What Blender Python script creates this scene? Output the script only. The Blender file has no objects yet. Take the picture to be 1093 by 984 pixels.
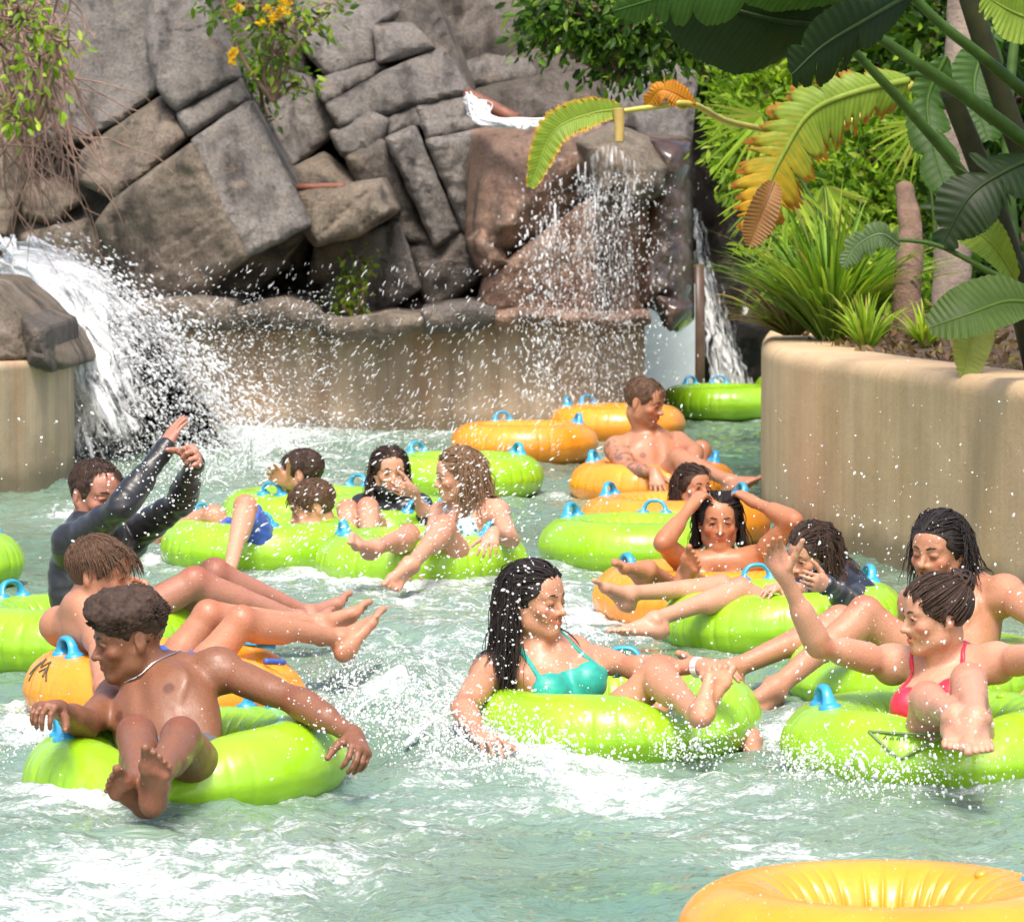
import bpy, bmesh, math, random
import numpy as np
from mathutils import Vector, Matrix
from mathutils.geometry import delaunay_2d_cdt
scene = bpy.context.scene
col = scene.collection
rng = np.random.default_rng(7)
random.seed(7)

# ------------------------------------------------------------------ camera
F_PX, CAM_H, HORIZON = 4500.0, 1.65, 206.0
PITCH = math.atan((492.0 - HORIZON) / F_PX)
FWD = np.array([0.0, math.cos(PITCH), -math.sin(PITCH)])
UPV = np.array([0.0, math.sin(PITCH), math.cos(PITCH)])
RGT = np.array([1.0, 0.0, 0.0])
CAM = np.array([0.0, 0.0, CAM_H])

def P(px, py, D):
    """world point on the line of sight of photo pixel (px,py), D metres in front"""
    return CAM + D * (FWD + RGT * ((px - 546.5) / F_PX) + UPV * ((492.0 - py) / F_PX))

def PZ(px, py, z):
    d = FWD + RGT * ((px - 546.5) / F_PX) + UPV * ((492.0 - py) / F_PX)
    return CAM + d * ((z - CAM_H) / d[2])

def SC(D):
    return F_PX / D

def WLD(y):
    """distance of the water surface seen at photo row y"""
    return PZ(546.5, y, 0.0)[1]

def nrm(v):
    v = np.asarray(v, float)
    return v / max(1e-9, np.linalg.norm(v))

# ------------------------------------------------------------------ noise
def _hash(ix, iy, iz, seed):
    n = (ix.astype(np.int64) * 374761393 + iy.astype(np.int64) * 668265263 + iz.astype(np.int64) * 2147483647 + seed * 144665) & 0x7fffffff
    n = ((n ^ (n >> 13)) * 1274126177) & 0x7fffffff
    n = (n ^ (n >> 16)) & 0xffff
    return n.astype(np.float32) / 65535.0

def vnoise(x, y, z, seed=0):
    x = np.asarray(x, np.float32); y = np.asarray(y, np.float32); z = np.asarray(z, np.float32)
    x, y, z = np.broadcast_arrays(x, y, z)
    fx, fy, fz = np.floor(x), np.floor(y), np.floor(z)
    ix, iy, iz = fx.astype(np.int32), fy.astype(np.int32), fz.astype(np.int32)
    tx, ty, tz = x - fx, y - fy, z - fz
    tx = tx * tx * (3 - 2 * tx); ty = ty * ty * (3 - 2 * ty); tz = tz * tz * (3 - 2 * tz)
    out = 0
    for dx in (0, 1):
        wx = tx if dx else 1 - tx
        for dy in (0, 1):
            wy = ty if dy else 1 - ty
            for dz in (0, 1):
                wz = tz if dz else 1 - tz
                out = out + wx * wy * wz * _hash(ix + dx, iy + dy, iz + dz, seed)
    return out * 2 - 1

def fbm(x, y, z, octv=4, seed=0, gain=.5):
    a, s, o = 1.0, 0, 0
    f = 1.0
    for i in range(octv):
        o = o + a * vnoise(np.asarray(x) * f, np.asarray(y) * f, np.asarray(z) * f, seed + i * 17)
        s += a; a *= gain; f *= 2.03
    return o / s

# ------------------------------------------------------------------ objects
def tag(o, label=None, cat=None, group=None, kind=None):
    if label: o['label'] = label
    if cat: o['category'] = cat
    if group: o['group'] = group
    if kind: o['kind'] = kind
    return o

def mesh_obj(name, V, F, mat=None, parent=None, smooth=True, colors=None, attrs=None, mats=None, mat_idx=None):
    """V (n,3); F (m,3|4) array or list of arrays with different widths"""
    V = np.asarray(V, np.float32)
    me = bpy.data.meshes.new(name)
    Fs = F if isinstance(F, list) else [F]
    Fs = [np.asarray(f, np.int32) for f in Fs if len(f)]
    me.vertices.add(len(V)); me.vertices.foreach_set('co', V.ravel())
    nl = sum(f.size for f in Fs); npoly = sum(len(f) for f in Fs)
    me.loops.add(nl); me.polygons.add(npoly)
    if Fs:
        me.loops.foreach_set('vertex_index', np.concatenate([f.ravel() for f in Fs]).astype(np.int32))
        tot = np.concatenate([np.full(len(f), f.shape[1], np.int32) for f in Fs])
        st = np.concatenate([[0], np.cumsum(tot)[:-1]]).astype(np.int32)
        me.polygons.foreach_set('loop_start', st)
    me.update(calc_edges=True)
    me.validate()
    if smooth is not None:
        me.polygons.foreach_set('use_smooth', np.full(len(me.polygons), bool(smooth)))
    if colors is not None and len(me.vertices) == len(V):
        a = me.color_attributes.new('Col', 'FLOAT_COLOR', 'POINT')
        c = np.ones((len(V), 4), np.float32); c[:, :3] = colors
        a.data.foreach_set('color', c.ravel())
    if attrs:
        for k, v in attrs.items():
            a = me.attributes.new(k, 'FLOAT', 'POINT')
            a.data.foreach_set('value', np.asarray(v, np.float32))
    if mats:
        for m in mats: me.materials.append(m)
        if mat_idx is not None and len(me.polygons) == len(mat_idx):
            me.polygons.foreach_set('material_index', np.asarray(mat_idx, np.int32))
    elif mat: me.materials.append(mat)
    o = bpy.data.objects.new(name, me)
    col.objects.link(o)
    if parent is not None: o.parent = parent
    return o

def empty(name, loc=(0, 0, 0)):
    o = bpy.data.objects.new(name, None); col.objects.link(o)
    o.location = loc; o.empty_display_size = .1
    return o

class MB:
    """collects geometry of one mesh"""
    def __init__(s): s.V = []; s.F = {3: [], 4: []}; s.n = 0; s.C = []
    def add(s, V, F, c=None):
        V = np.asarray(V, np.float32); 
        for f in (F if isinstance(F, list) else [F]):
            f = np.asarray(f, np.int32)
            if len(f): s.F[f.shape[1]].append(f + s.n)
        s.V.append(V); s.n += len(V)
        s.C.append(np.broadcast_to(np.asarray(c if c is not None else (1, 1, 1), np.float32), (len(V), 3)))
    def build(s, name, mat=None, parent=None, smooth=True, col_attr=False):
        if not s.V: s.add(np.zeros((1,3)), np.zeros((0,3),int))
        V = np.concatenate(s.V); F = [np.concatenate(s.F[k]) for k in (3, 4) if s.F[k]]
        return mesh_obj(name, V, F, mat, parent, smooth, colors=np.concatenate(s.C) if col_attr else None)

def tube(path, rad, sides=8, cap=True):
    """swept tube along path (n,3) with radius per point"""
    path = np.asarray(path, float); n = len(path)
    rad = np.broadcast_to(np.asarray(rad, float), (n,))
    T = np.gradient(path, axis=0); T /= np.maximum(1e-9, np.linalg.norm(T, axis=1))[:, None]
    ref = np.array([0, 0, 1.0]) if abs(T[0][2]) < .9 else np.array([1.0, 0, 0])
    N = np.zeros_like(path)
    v = nrm(ref - T[0] * (ref @ T[0]))
    for i in range(n):
        v = nrm(v - T[i] * (v @ T[i])); N[i] = v
    B = np.cross(T, N)
    a = np.linspace(0, 2 * math.pi, sides, endpoint=False)
    V = path[:, None, :] + rad[:, None, None] * (np.cos(a)[None, :, None] * N[:, None, :] + np.sin(a)[None, :, None] * B[:, None, :])
    V = V.reshape(-1, 3)
    i = np.arange(n - 1)[:, None] * sides; j = np.arange(sides)[None, :]; k = (j + 1) % sides
    F = np.stack([i + j, i + k, i + sides + k, i + sides + j], -1).reshape(-1, 4)
    if cap:
        V = np.concatenate([V, path[:1], path[-1:]])
        c0, c1 = n * sides, n * sides + 1
        j = np.arange(sides); k = (j + 1) % sides
        t0 = np.stack([np.full(sides, c0), k, j], -1); t1 = np.stack([np.full(sides, c1), (n - 1) * sides + j, (n - 1) * sides + k], -1)
        return V, [F, np.concatenate([t0, t1])]
    return V, [F]

def bez(pts, n=16):
    """Catmull-Rom through the points"""
    p = np.asarray(pts, float); p = np.concatenate([2 * p[:1] - p[1:2], p, 2 * p[-1:] - p[-2:-1]])
    out = []
    segs = len(p) - 3
    for s in range(segs):
        a, b, c, d = p[s:s + 4]
        m = max(2, n // segs)
        t = np.linspace(0, 1, m, endpoint=False)[:, None]
        out.append(.5 * ((2 * b) + (c - a) * t + (2 * a - 5 * b + 4 * c - d) * t ** 2 + (3 * b - a - 3 * c + d) * t ** 3))
    out.append(p[-2][None])
    return np.concatenate(out)

def icos():
    t = (1 + 5 ** .5) / 2
    V = np.array([(-1, t, 0), (1, t, 0), (-1, -t, 0), (1, -t, 0), (0, -1, t), (0, 1, t), (0, -1, -t), (0, 1, -t), (t, 0, -1), (t, 0, 1), (-t, 0, -1), (-t, 0, 1)], float)
    V /= np.linalg.norm(V[0])
    F = np.array([(0, 11, 5), (0, 5, 1), (0, 1, 7), (0, 7, 10), (0, 10, 11), (1, 5, 9), (5, 11, 4), (11, 10, 2), (10, 7, 6), (7, 1, 8), (3, 9, 4), (3, 4, 2), (3, 2, 6), (3, 6, 8), (3, 8, 9), (4, 9, 5), (2, 4, 11), (6, 2, 10), (8, 6, 7), (9, 8, 1)])
    return V, F

def scatter(C, R, dirs=None, stretch=None):
    """many small drops: centres C (n,3), radii R (n,), optional stretch along dirs"""
    V0, F0 = icos()
    n = len(C)
    V = V0[None] * np.asarray(R)[:, None, None]
    if dirs is not None:
        d = dirs / np.maximum(1e-9, np.linalg.norm(dirs, axis=1))[:, None]
        along = (V * d[:, None, :]).sum(-1, keepdims=True)
        V = V + along * d[:, None, :] * (np.asarray(stretch)[:, None, None] - 1)
    V = V + C[:, None, :]
    F = F0[None] + (np.arange(n) * len(V0))[:, None, None]
    return V.reshape(-1, 3), F.reshape(-1, 3)

# ------------------------------------------------------------------ materials
class NT:
    def __init__(s, name):
        m = bpy.data.materials.new(name); m.use_nodes = True
        s.m = m; s.t = m.node_tree; s.n = s.t.nodes; s.l = s.t.links
        s.bsdf = s.n['Principled BSDF']; s.out = s.n['Material Output']
    def node(s, typ, ins=None, **kw):
        nd = s.n.new(typ)
        for k, v in kw.items(): setattr(nd, k, v)
        for k, v in (ins or {}).items(): s.set(nd, k, v)
        return nd
    def set(s, nd, k, v):
        sock = nd.inputs[k]
        if hasattr(v, 'is_output') or isinstance(v, bpy.types.NodeSocket): s.l.new(v, sock)
        else: sock.default_value = v
    def P(s, **kw):
        for k, v in kw.items():
            k = k.replace('_', ' ')
            if isinstance(v, tuple) and len(v) == 3 and 'Color' in k: v = (*v, 1)
            s.set(s.bsdf, k, v)
        return s
    def coord(s, which='Object', scale=(1, 1, 1), loc=(0, 0, 0)):
        tc = s.node('ShaderNodeTexCoord'); mp = s.node('ShaderNodeMapping')
        s.l.new(tc.outputs[which], mp.inputs[0]); mp.inputs['Scale'].default_value = scale; mp.inputs['Location'].default_value = loc
        return mp.outputs[0]
    def noise(s, scale, detail=4, rough=.55, vec=None, dist=0.0, out='Fac'):
        nd = s.node('ShaderNodeTexNoise', {'Scale': scale, 'Detail': detail, 'Roughness': rough, 'Distortion': dist})
        if vec is not None: s.l.new(vec, nd.inputs['Vector'])
        return nd.outputs[out]
    def ramp(s, fac, stops):
        r = s.node('ShaderNodeValToRGB'); s.l.new(fac, r.inputs[0])
        e = r.color_ramp.elements
        while len(e) > 1: e.remove(e[-1])
        e[0].position = stops[0][0]; e[0].color = _c(stops[0][1])
        for p, c in stops[1:]:
            x = e.new(p); x.color = _c(c)
        return r.outputs[0]
    def mix(s, fac, a, b, blend='MIX'):
        nd = s.node('ShaderNodeMix', data_type='RGBA', blend_type=blend)
        s.set(nd, 'Factor', fac)
        for i, v in ((6, a), (7, b)):
            if isinstance(v, bpy.types.NodeSocket): s.l.new(v, nd.inputs[i])
            else: nd.inputs[i].default_value = _c(v)
        return nd.outputs[2]
    def math(s, op, a, b=0.0, c=0.0):
        nd = s.node('ShaderNodeMath', operation=op)
        for i, v in enumerate((a, b, c)):
            if isinstance(v, bpy.types.NodeSocket): s.l.new(v, nd.inputs[i])
            else: nd.inputs[i].default_value = v
        return nd.outputs[0]
    def bump(s, h, strength=.3, dist=.01, normal=None):
        nd = s.node('ShaderNodeBump', {'Strength': strength, 'Distance': dist})
        s.l.new(h, nd.inputs['Height'])
        if normal is not None: s.l.new(normal, nd.inputs['Normal'])
        return nd.outputs[0]
    def attr(s, name, out='Color'):
        return s.node('ShaderNodeAttribute', attribute_name=name).outputs[out]

def _c(c):
    if isinstance(c, (int, float)): return (c, c, c, 1)
    return (*c, 1) if len(c) == 3 else c

def simple(name, color, rough=.5, var=.15, scale=8, bump=0.0, bdist=.004, **kw):
    t = NT(name); v = t.coord()
    n = t.noise(scale, 4, .6, v)
    c = t.ramp(n, [(.3, tuple(x * (1 - var) for x in color)), (.7, tuple(min(1, x * (1 + var)) for x in color))])
    t.P(Base_Color=c, Roughness=rough, **kw)
    if bump:
        t.P(Normal=t.bump(t.noise(scale * 5, 4, .6, v), bump, bdist))
    return t.m
# ------------------------------------------------------------------ bodies: signed distance fields meshed as one surface
class Grid:
    def __init__(s, lo, hi, h):
        s.lo = np.asarray(lo, np.float32); s.h = h
        s.dim = np.ceil((np.asarray(hi) - s.lo) / h).astype(int) + 1
        s.a = np.full(s.dim, .3, np.float32)
        s.ax = [s.lo[i] + h * np.arange(s.dim[i], dtype=np.float32) for i in range(3)]
    def sub(s, lo, hi, m):
        i0 = np.clip(np.floor((np.asarray(lo) - m - s.lo) / s.h).astype(int), 0, s.dim)
        i1 = np.clip(np.ceil((np.asarray(hi) + m - s.lo) / s.h).astype(int) + 1, 0, s.dim)
        sl = tuple(slice(i0[i], i1[i]) for i in range(3))
        x = s.ax[0][sl[0]][:, None, None]; y = s.ax[1][sl[1]][None, :, None]; z = s.ax[2][sl[2]][None, None, :]
        return sl, x, y, z
    def add(s, pr, k=.02, op='u'):
        lo, hi = pr.box()
        sl, x, y, z = s.sub(lo, hi, .03 + k)
        if any(q.stop <= q.start for q in sl): return
        d = pr.ev(x, y, z); a = s.a[sl]
        if op == 'u':
            h = np.maximum(k - np.abs(a - d), 0); s.a[sl] = np.minimum(a, d) - h * h / (4 * k)
        else:
            d = -d; h = np.maximum(k - np.abs(a - d), 0); s.a[sl] = np.maximum(a, d) + h * h / (4 * k)

class RC:
    def __init__(s, a, b, ra, rb=None):
        s.a = np.asarray(a, np.float32); s.b = np.asarray(b, np.float32); s.ra = ra; s.rb = ra if rb is None else rb
    def box(s):
        r = max(s.ra, s.rb); return np.minimum(s.a, s.b) - r, np.maximum(s.a, s.b) + r
    def ev(s, x, y, z):
        ab = s.b - s.a; L = max(1e-8, float(ab @ ab))
        px, py, pz = x - s.a[0], y - s.a[1], z - s.a[2]
        t = np.clip((px * ab[0] + py * ab[1] + pz * ab[2]) / L, 0, 1)
        return np.sqrt((px - t * ab[0]) ** 2 + (py - t * ab[1]) ** 2 + (pz - t * ab[2]) ** 2) - (s.ra + t * (s.rb - s.ra))

class EL:
    """ellipsoid, centre c, rows of M = its axes, radii r"""
    def __init__(s, c, M, r):
        s.c = np.asarray(c, np.float32); s.M = np.asarray(M, np.float32); s.r = np.asarray(r, np.float32)
    def box(s):
        e = np.sqrt(((s.M * s.r[:, None]) ** 2).sum(0)); return s.c - e, s.c + e
    def ev(s, x, y, z):
        px, py, pz = x - s.c[0], y - s.c[1], z - s.c[2]
        k0 = 0; k1 = 0
        for i in range(3):
            q = px * s.M[i, 0] + py * s.M[i, 1] + pz * s.M[i, 2]
            k0 = k0 + (q / s.r[i]) ** 2; k1 = k1 + (q / s.r[i] ** 2) ** 2
        k0 = np.sqrt(k0); k1 = np.sqrt(k1)
        return k0 * (k0 - 1) / np.maximum(k1, 1e-6)

def surface_nets(a, lo, h):
    s = a < 0
    n = np.array(a.shape) - 1
    cnt = np.zeros(tuple(n), np.int8)
    for dx in (0, 1):
        for dy in (0, 1):
            for dz in (0, 1):
                cnt += s[dx:dx + n[0], dy:dy + n[1], dz:dz + n[2]]
    I = np.argwhere((cnt > 0) & (cnt < 8))
    if len(I) == 0: return np.zeros((0, 3)), np.zeros((0, 4), int)
    idx = np.full(tuple(n), -1, np.int32); idx[I[:, 0], I[:, 1], I[:, 2]] = np.arange(len(I))
    co = [(dx, dy, dz) for dx in (0, 1) for dy in (0, 1) for dz in (0, 1)]
    val = {c: a[I[:, 0] + c[0], I[:, 1] + c[1], I[:, 2] + c[2]] for c in co}
    acc = np.zeros((len(I), 3)); w = np.zeros(len(I))
    for c in co:
        for ax in range(3):
            if c[ax] == 0:
                d = list(c); d[ax] = 1; d = tuple(d)
                va, vb = val[c], val[d]
                m = (va < 0) != (vb < 0)
                t = np.where(m, va / np.where(m, va - vb, 1), 0)
                p = np.array(c, float)[None].repeat(len(I), 0); p[:, ax] = t
                acc[m] += p[m]; w += m
    V = (I + acc / w[:, None]) * h + lo
    quads = []
    for ax in range(3):
        u, v = (ax + 1) % 3, (ax + 2) % 3
        sa = [slice(None)] * 3; sb = [slice(None)] * 3
        sa[ax] = slice(0, -1); sb[ax] = slice(1, None)
        A, B = s[tuple(sa)], s[tuple(sb)]
        E = np.argwhere(A != B)
        ok = (E[:, u] > 0) & (E[:, v] > 0) & (E[:, u] < n[u]) & (E[:, v] < n[v])
        E = E[ok]
        def cell(du, dv):
            q = E.copy(); q[:, u] += du; q[:, v] += dv
            return idx[q[:, 0], q[:, 1], q[:, 2]]
        q = np.stack([cell(-1, -1), cell(0, -1), cell(0, 0), cell(-1, 0)], -1)
        flip = ~A[E[:, 0], E[:, 1], E[:, 2]]
        q[flip] = q[flip][:, ::-1]
        quads.append(q)
    Q = np.concatenate(quads)
    return V, Q[(Q >= 0).all(1)]

def smooth_mesh(V, Q, it=2, lam=.5):
    for _ in range(it):
        acc = np.zeros_like(V); w = np.zeros(len(V))
        for i in range(4):
            a, b = Q[:, i], Q[:, (i + 1) % 4]
            for p, q in ((a, b), (b, a)):
                for c in range(3): acc[:, c] += np.bincount(p, V[q, c], len(V))
                w += np.bincount(p, minlength=len(V))
        V = V + lam * (acc / np.maximum(w, 1)[:, None] - V)
    return V
class SLAB:
    def __init__(s, c, u, w, R): s.c = np.asarray(c, np.float32); s.u = nrm(u).astype(np.float32); s.w = w; s.R = R
    def box(s): return s.c - s.R, s.c + s.R
    def ev(s, x, y, z):
        px, py, pz = x - s.c[0], y - s.c[1], z - s.c[2]
        return np.maximum(np.abs(px * s.u[0] + py * s.u[1] + pz * s.u[2]) - s.w, np.sqrt(px * px + py * py + pz * pz) - s.R)

def skin_material(name, wet=.07):
    t = NT(name); v = t.coord()
    c = t.attr('Col')
    n1 = t.noise(11, 6, .65, v); n2 = t.noise(190, 3, .7, v); n3 = t.noise(38, 4, .65, t.coord('Object', (1, 1, 1), (5, 2, 8)))
    c = t.mix(t.math('MULTIPLY', n1, .5), c, t.mix(1.0, c, (1.12, .80, .74), 'MULTIPLY'))
    c = t.mix(.30, c, t.ramp(n2, [(.3, .30), (.65, 1.08)]), 'MULTIPLY')
    c = t.mix(t.ramp(n3, [(.48, 0), (.8, .22)]), c, t.mix(1.0, c, (1.22, .86, .74), 'MULTIPLY'))
    r = t.ramp(t.noise(22, 3, .6, v), [(.35, .36), (.7, .66)])
    t.P(Base_Color=c, Roughness=r, Subsurface_Weight=.12, Subsurface_Scale=.02, Subsurface_Radius=(1.0, .35, .2), Coat_Weight=wet, Coat_Roughness=.16)
    t.P(Normal=t.bump(t.noise(170, 3, .65, v), .30, .004, t.bump(t.noise(28, 3, .6, v), .25, .008)))
    return t.m

def hair_material(name, color, rough=.35):
    t = NT(name); v = t.coord()
    n = t.noise(60, 4, .6, v)
    c = t.ramp(n, [(.3, tuple(x * .5 for x in color)), (.75, tuple(min(1, x * 1.6) for x in color))])
    t.P(Base_Color=c, Roughness=rough + .12, Specular_IOR_Level=.35)
    t.P(Normal=t.bump(t.noise(300, 2, .6, v), .7, .005))
    return t.m

def cloth_material(name, color, rough=.45, pattern=None):
    t = NT(name); v = t.coord()
    n = t.noise(26, 4, .6, v)
    c = t.ramp(n, [(.3, tuple(x * .75 for x in color)), (.7, tuple(min(1, x * 1.2) for x in color))])
    if pattern is not None:
        vo = t.node('ShaderNodeTexVoronoi', {'Scale': 38.0}); t.l.new(v, vo.inputs['Vector'])
        c = t.mix(t.ramp(vo.outputs['Distance'], [(.28, 0), (.36, 1)]), pattern, c)
    t.P(Base_Color=c, Roughness=rough, Coat_Weight=.15, Coat_Roughness=.25, Sheen_Weight=.1)
    t.P(Normal=t.bump(t.noise(420, 2, .5, v), .25, .002, t.bump(t.noise(30, 3, .5, v), .3, .008)))
    return t.m

SKIN_MAT = skin_material('wet_skin')
BEADS = []

class Body:
    def __init__(s, D, scale=1.0, skin=(.5, .27, .17), h=.005, female=False, hairc=(.03, .018, .012), slim=1.0):
        s.D = D; s.s = scale; s.skin = np.array(skin); s.h = h; s.fem = female; s.hairc = hairc; s.slim = slim
        s.pr = []; s.spots = []; s.J = {}; s.extra = MB(); s.kids = []; s.clothes = []; s.hairf = []
    def pt(s, q):                                    # pixel + depth offset
        return P(q[0], q[1], s.D + (q[2] if len(q) > 2 else 0))
    def reach(s, p, q, L, what=''):
        """point on the line of sight of pixel q at distance L from p; q[2] = -1 nearer, +1 farther"""
        r = (FWD + RGT * ((q[0] - 546.5) / F_PX) + UPV * ((492.0 - q[1]) / F_PX))
        o = CAM - p; A = r @ r; B = 2 * (o @ r); C = o @ o - L * L
        disc = B * B - 4 * A * C
        if disc < 0:
            D = -B / (2 * A); X = CAM + D * r
            gap = np.linalg.norm(X - p)
            if gap > L * 1.12: print('STRETCH', what, round(gap / L, 2))
            return X
        return CAM + r * ((-B + q[2] * math.sqrt(disc)) / (2 * A))
    def u(s, pr, k=.02): s.pr.append((pr, k * 1.0, 'u'))
    def cut(s, pr, k=.01): s.pr.append((pr, k, 's'))
    # ---- torso
    def torso(s, neck, pelvis, shL, shR, muscle=1.0, bust=1.0, lean=0.0):
        S = s.s; s.nk = s.pt(neck); s.pv = s.pt(pelvis); s.sl = s.pt(shL); s.sr = s.pt(shR)
        # keep the shoulders at a human distance from the neck: move them in depth only
        for nm in ('sl', 'sr'):
            q = shL if nm == 'sl' else shR
            s.__dict__[nm] = s.reach(s.nk, (q[0], q[1], 1 if q[2] > neck[2] else -1), (.175 if s.fem else .19) * S, nm)
        u = nrm(s.nk - s.pv); l = nrm(s.sl - s.sr); l = nrm(l - u * (l @ u)); f = np.cross(l, u)
        s.u_, s.l_, s.f_ = u, l, f
        T = np.linalg.norm(s.nk - s.pv); w = s.slim
        at = lambda t, x=0, y=0: s.pv + u * (T * t) + l * (x * S) + f * (y * S)
        s.at = at; M = np.stack([l, f, u])
        if s.fem:
            s.u(EL(at(.66, 0, 0), M, np.array([.128 * w, .092, .19]) * S), .03)
            s.u(EL(at(.36, 0, .0), M, np.array([.108 * w, .078, .17]) * S), .05)
            s.u(EL(at(.03, 0, 0), M, np.array([.158 * w, .105, .125]) * S), .06)
            for sg in (1, -1):
                s.u(EL(at(.60, sg * .068, .078 * bust), M, np.array([.058, .055 * bust, .060]) * S), .02)
                s.u(RC(at(.80, sg * .10, .045), at(.62, sg * .068, .09 * bust), .03 * S, .035 * S), .03)
        else:
            s.u(EL(at(.66, 0, 0), M, np.array([.150 * w, .105, .19]) * S), .03)
            s.u(EL(at(.36, 0, .0), M, np.array([.128 * w, .088, .18]) * S), .05)
            s.u(EL(at(.03, 0, 0), M, np.array([.150 * w, .105, .125]) * S), .06)
            for sg in (1, -1):
                s.u(EL(at(.735, sg * .064, .064), M, np.array([.075, .015 * muscle, .055]) * S), .04)
                s.u(EL(at(.56, sg * .125, -.02), M, np.array([.035, .05, .13]) * S), .04)
                s.spots.append((at(.675, sg * .088, .094), .017 * S, s.skin * np.array([.55, .42, .40]), .008))
                for r in range(3):
                    s.u(EL(at(.28 + .11 * r, sg * .034, .082), M, np.array([.030, .014, .027]) * S), .015)
            s.cut(RC(at(.62, 0, .122), at(.86, 0, .116), .012 * S), .04)
        s.cut(EL(at(.25, 0, .098), M, np.array([.009, .014, .011]) * S), .012)
        # girdle, traps, collar bones, sternal notch
        s.u(RC(s.sl * .92 + at(.92) * .08, s.sr * .92 + at(.92) * .08, .050 * S), .045)
        s.u(RC(at(.98, 0, -.015), at(.80, 0, -.02), .062 * S, .07 * S), .04)
        for sh, sg in ((s.sl, 1), (s.sr, -1)):
            s.u(RC(at(.965, sg * .022, .048), sh + f * .022 * S + u * .028 * S, .011 * S, .010 * S), .022)
            s.u(RC(at(1.08, sg * .03, -.02), sh * .75 + at(1.0) * .25 + u * .012, .040 * S, .030 * S), .04)
            s.u(RC(sh, sh - u * .02 * S, .060 * S * (.86 if s.fem else 1), .052 * S * (.86 if s.fem else 1)), .035)
        s.cut(EL(at(.985, 0, .075), M, np.array([.014, .016, .016]) * S), .02)
    # ---- limbs
    def arm(s, side, elbow, wrist, hand, palm=(0, -1, 0), curl=.3, spread=.12, thumb=.5, free=None, lens=(1, 1)):
        S = s.s; sh = s.sl if side == 'L' else s.sr; g = (.84 if s.fem else 1.0) * s.slim
        el = s.reach(sh, elbow, .295 * S * lens[0], side + ' upper arm'); wr = s.reach(el, wrist, .255 * S * lens[1], side + ' forearm')
        s.J['el' + side] = el; s.J['wr' + side] = wr; s.J['sh' + side] = sh
        a = nrm(el - sh); b = nrm(wr - el)
        s.u(RC(sh, el, .049 * S * g, .038 * S * g), .03)
        fl = nrm(b - a * (b @ a)) if abs(a @ b) < .98 else s.f_
        s.u(RC(sh + a * .10 * S + fl * .014 * S, sh + a * .20 * S + fl * .014 * S, .038 * S * g, .034 * S * g), .02)
        s.u(RC(sh + a * .09 * S - fl * .015 * S, sh + a * .20 * S - fl * .012 * S, .038 * S * g, .031 * S * g), .02)
        s.u(RC(el, wr, .038 * S * g, .0255 * S * g), .02)
        s.u(RC(el + b * .04 * S, el + b * .12 * S, .043 * S * g, .036 * S * g), .03)
        s.spots.append((el, .045 * S, s.skin * np.array([.92, .74, .68]), .03))
        if hand is None: return
        if len(hand) == 3 and abs(hand[2]) == 1 and abs(hand[0]) > 2:
            d = nrm(s.reach(wr, hand, .17 * S) - wr)
        else: d = nrm(hand)
        s.hand(side, wr, d, palm, curl, spread, thumb)
    def hand(s, side, W, d, palm, curl, spread, thumb):
        S = s.s * (.92 if s.fem else 1.0); p = nrm(palm); p = nrm(p - d * (p @ d))
        t = np.cross(d, p) * (1 if side == 'R' else -1)
        kn = [W + S * (d * a + t * b + p * c) for a, b, c in ((.088, .031, .002), (.092, .010, -.002), (.086, -.011, -.001), (.078, -.030, .003))]
        root = [W + S * (d * .012 + t * b) for b in (.014, .005, -.005, -.013)]
        s.spots.append((W + d * .06 * S + p * .02 * S, .036 * S, np.minimum(1, s.skin * np.array([1.22, 1.12, 1.15]) + .03), .02))
        s.u(RC(W - d * .01 * S, W + d * .03 * S, .024 * S, .022 * S), .015)
        for r, k_ in zip(root, kn): s.u(RC(r, k_, .0165 * S, .0125 * S), .014)
        s.u(RC(W + S * (d * .03 + t * .02 + p * .008), W + S * (d * .062 + t * .022 + p * .004), .016 * S, .012 * S), .012)
        ln = (.072, .080, .074, .058); rr = (.0095, .0097, .0092, .0080)
        for i in range(4):
            q = kn[i]; ang = (.10 + curl * (1.25 + .1 * i)); side_off = (1.5 - i) * spread
            dir0 = nrm(d + t * side_off)
            for j, fr in enumerate((.45, .31, .24)):
                dd = dir0 * math.cos(ang) + p * math.sin(ang)
                q2 = q + dd * ln[i] * fr * S
                ra = rr[i] * (1 - .10 * j) * S
                s.u(RC(q, q2, ra, ra * .92), .0035)
                if j == 2: s.spots.append((q2 - p * .006 + dd * .002, .007 * S, np.minimum(1, s.skin * 1.12 + np.array([.05, .03, .03])), .003))
                q = q2; ang += curl * (1.45 if j == 0 else .9) + .05
        q = W + S * (d * .026 + t * .024 + p * .010); dirs = nrm(t * (.95 - .5 * curl) + d * .75 + p * (.15 + .7 * curl))
        for j, (L, r0, r1) in enumerate(((.040, .0155, .0125), (.036, .0118, .0105), (.028, .0105, .0088))):
            q2 = q + dirs * L * S; s.u(RC(q, q2, r0 * S, r1 * S), .006); q = q2
            dirs = nrm(dirs + (d * .35 - t * .25 * curl) * thumb + p * .35 * curl)
    def leg(s, side, knee, ankle, toe, sole=None, lens=(1, 1), foot=True):
        S = s.s; sg = 1 if side == 'L' else -1; g = (.95 if s.fem else 1.0) * (s.slim * .5 + .5)
        hp = s.pv + s.l_ * sg * .088 * S - s.u_ * .02 * S
        kn = s.reach(hp, knee, .43 * S * lens[0], side + ' thigh'); an = s.reach(kn, ankle, .41 * S * lens[1], side + ' shin')
        s.J['hp' + side] = hp; s.J['kn' + side] = kn; s.J['an' + side] = an
        a = nrm(kn - hp); b = nrm(an - kn)
        s.u(RC(hp, kn, .082 * S * g, .052 * S * g), .03)
        fr = nrm(a - b) if np.linalg.norm(a - b) > .2 else s.f_
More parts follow.
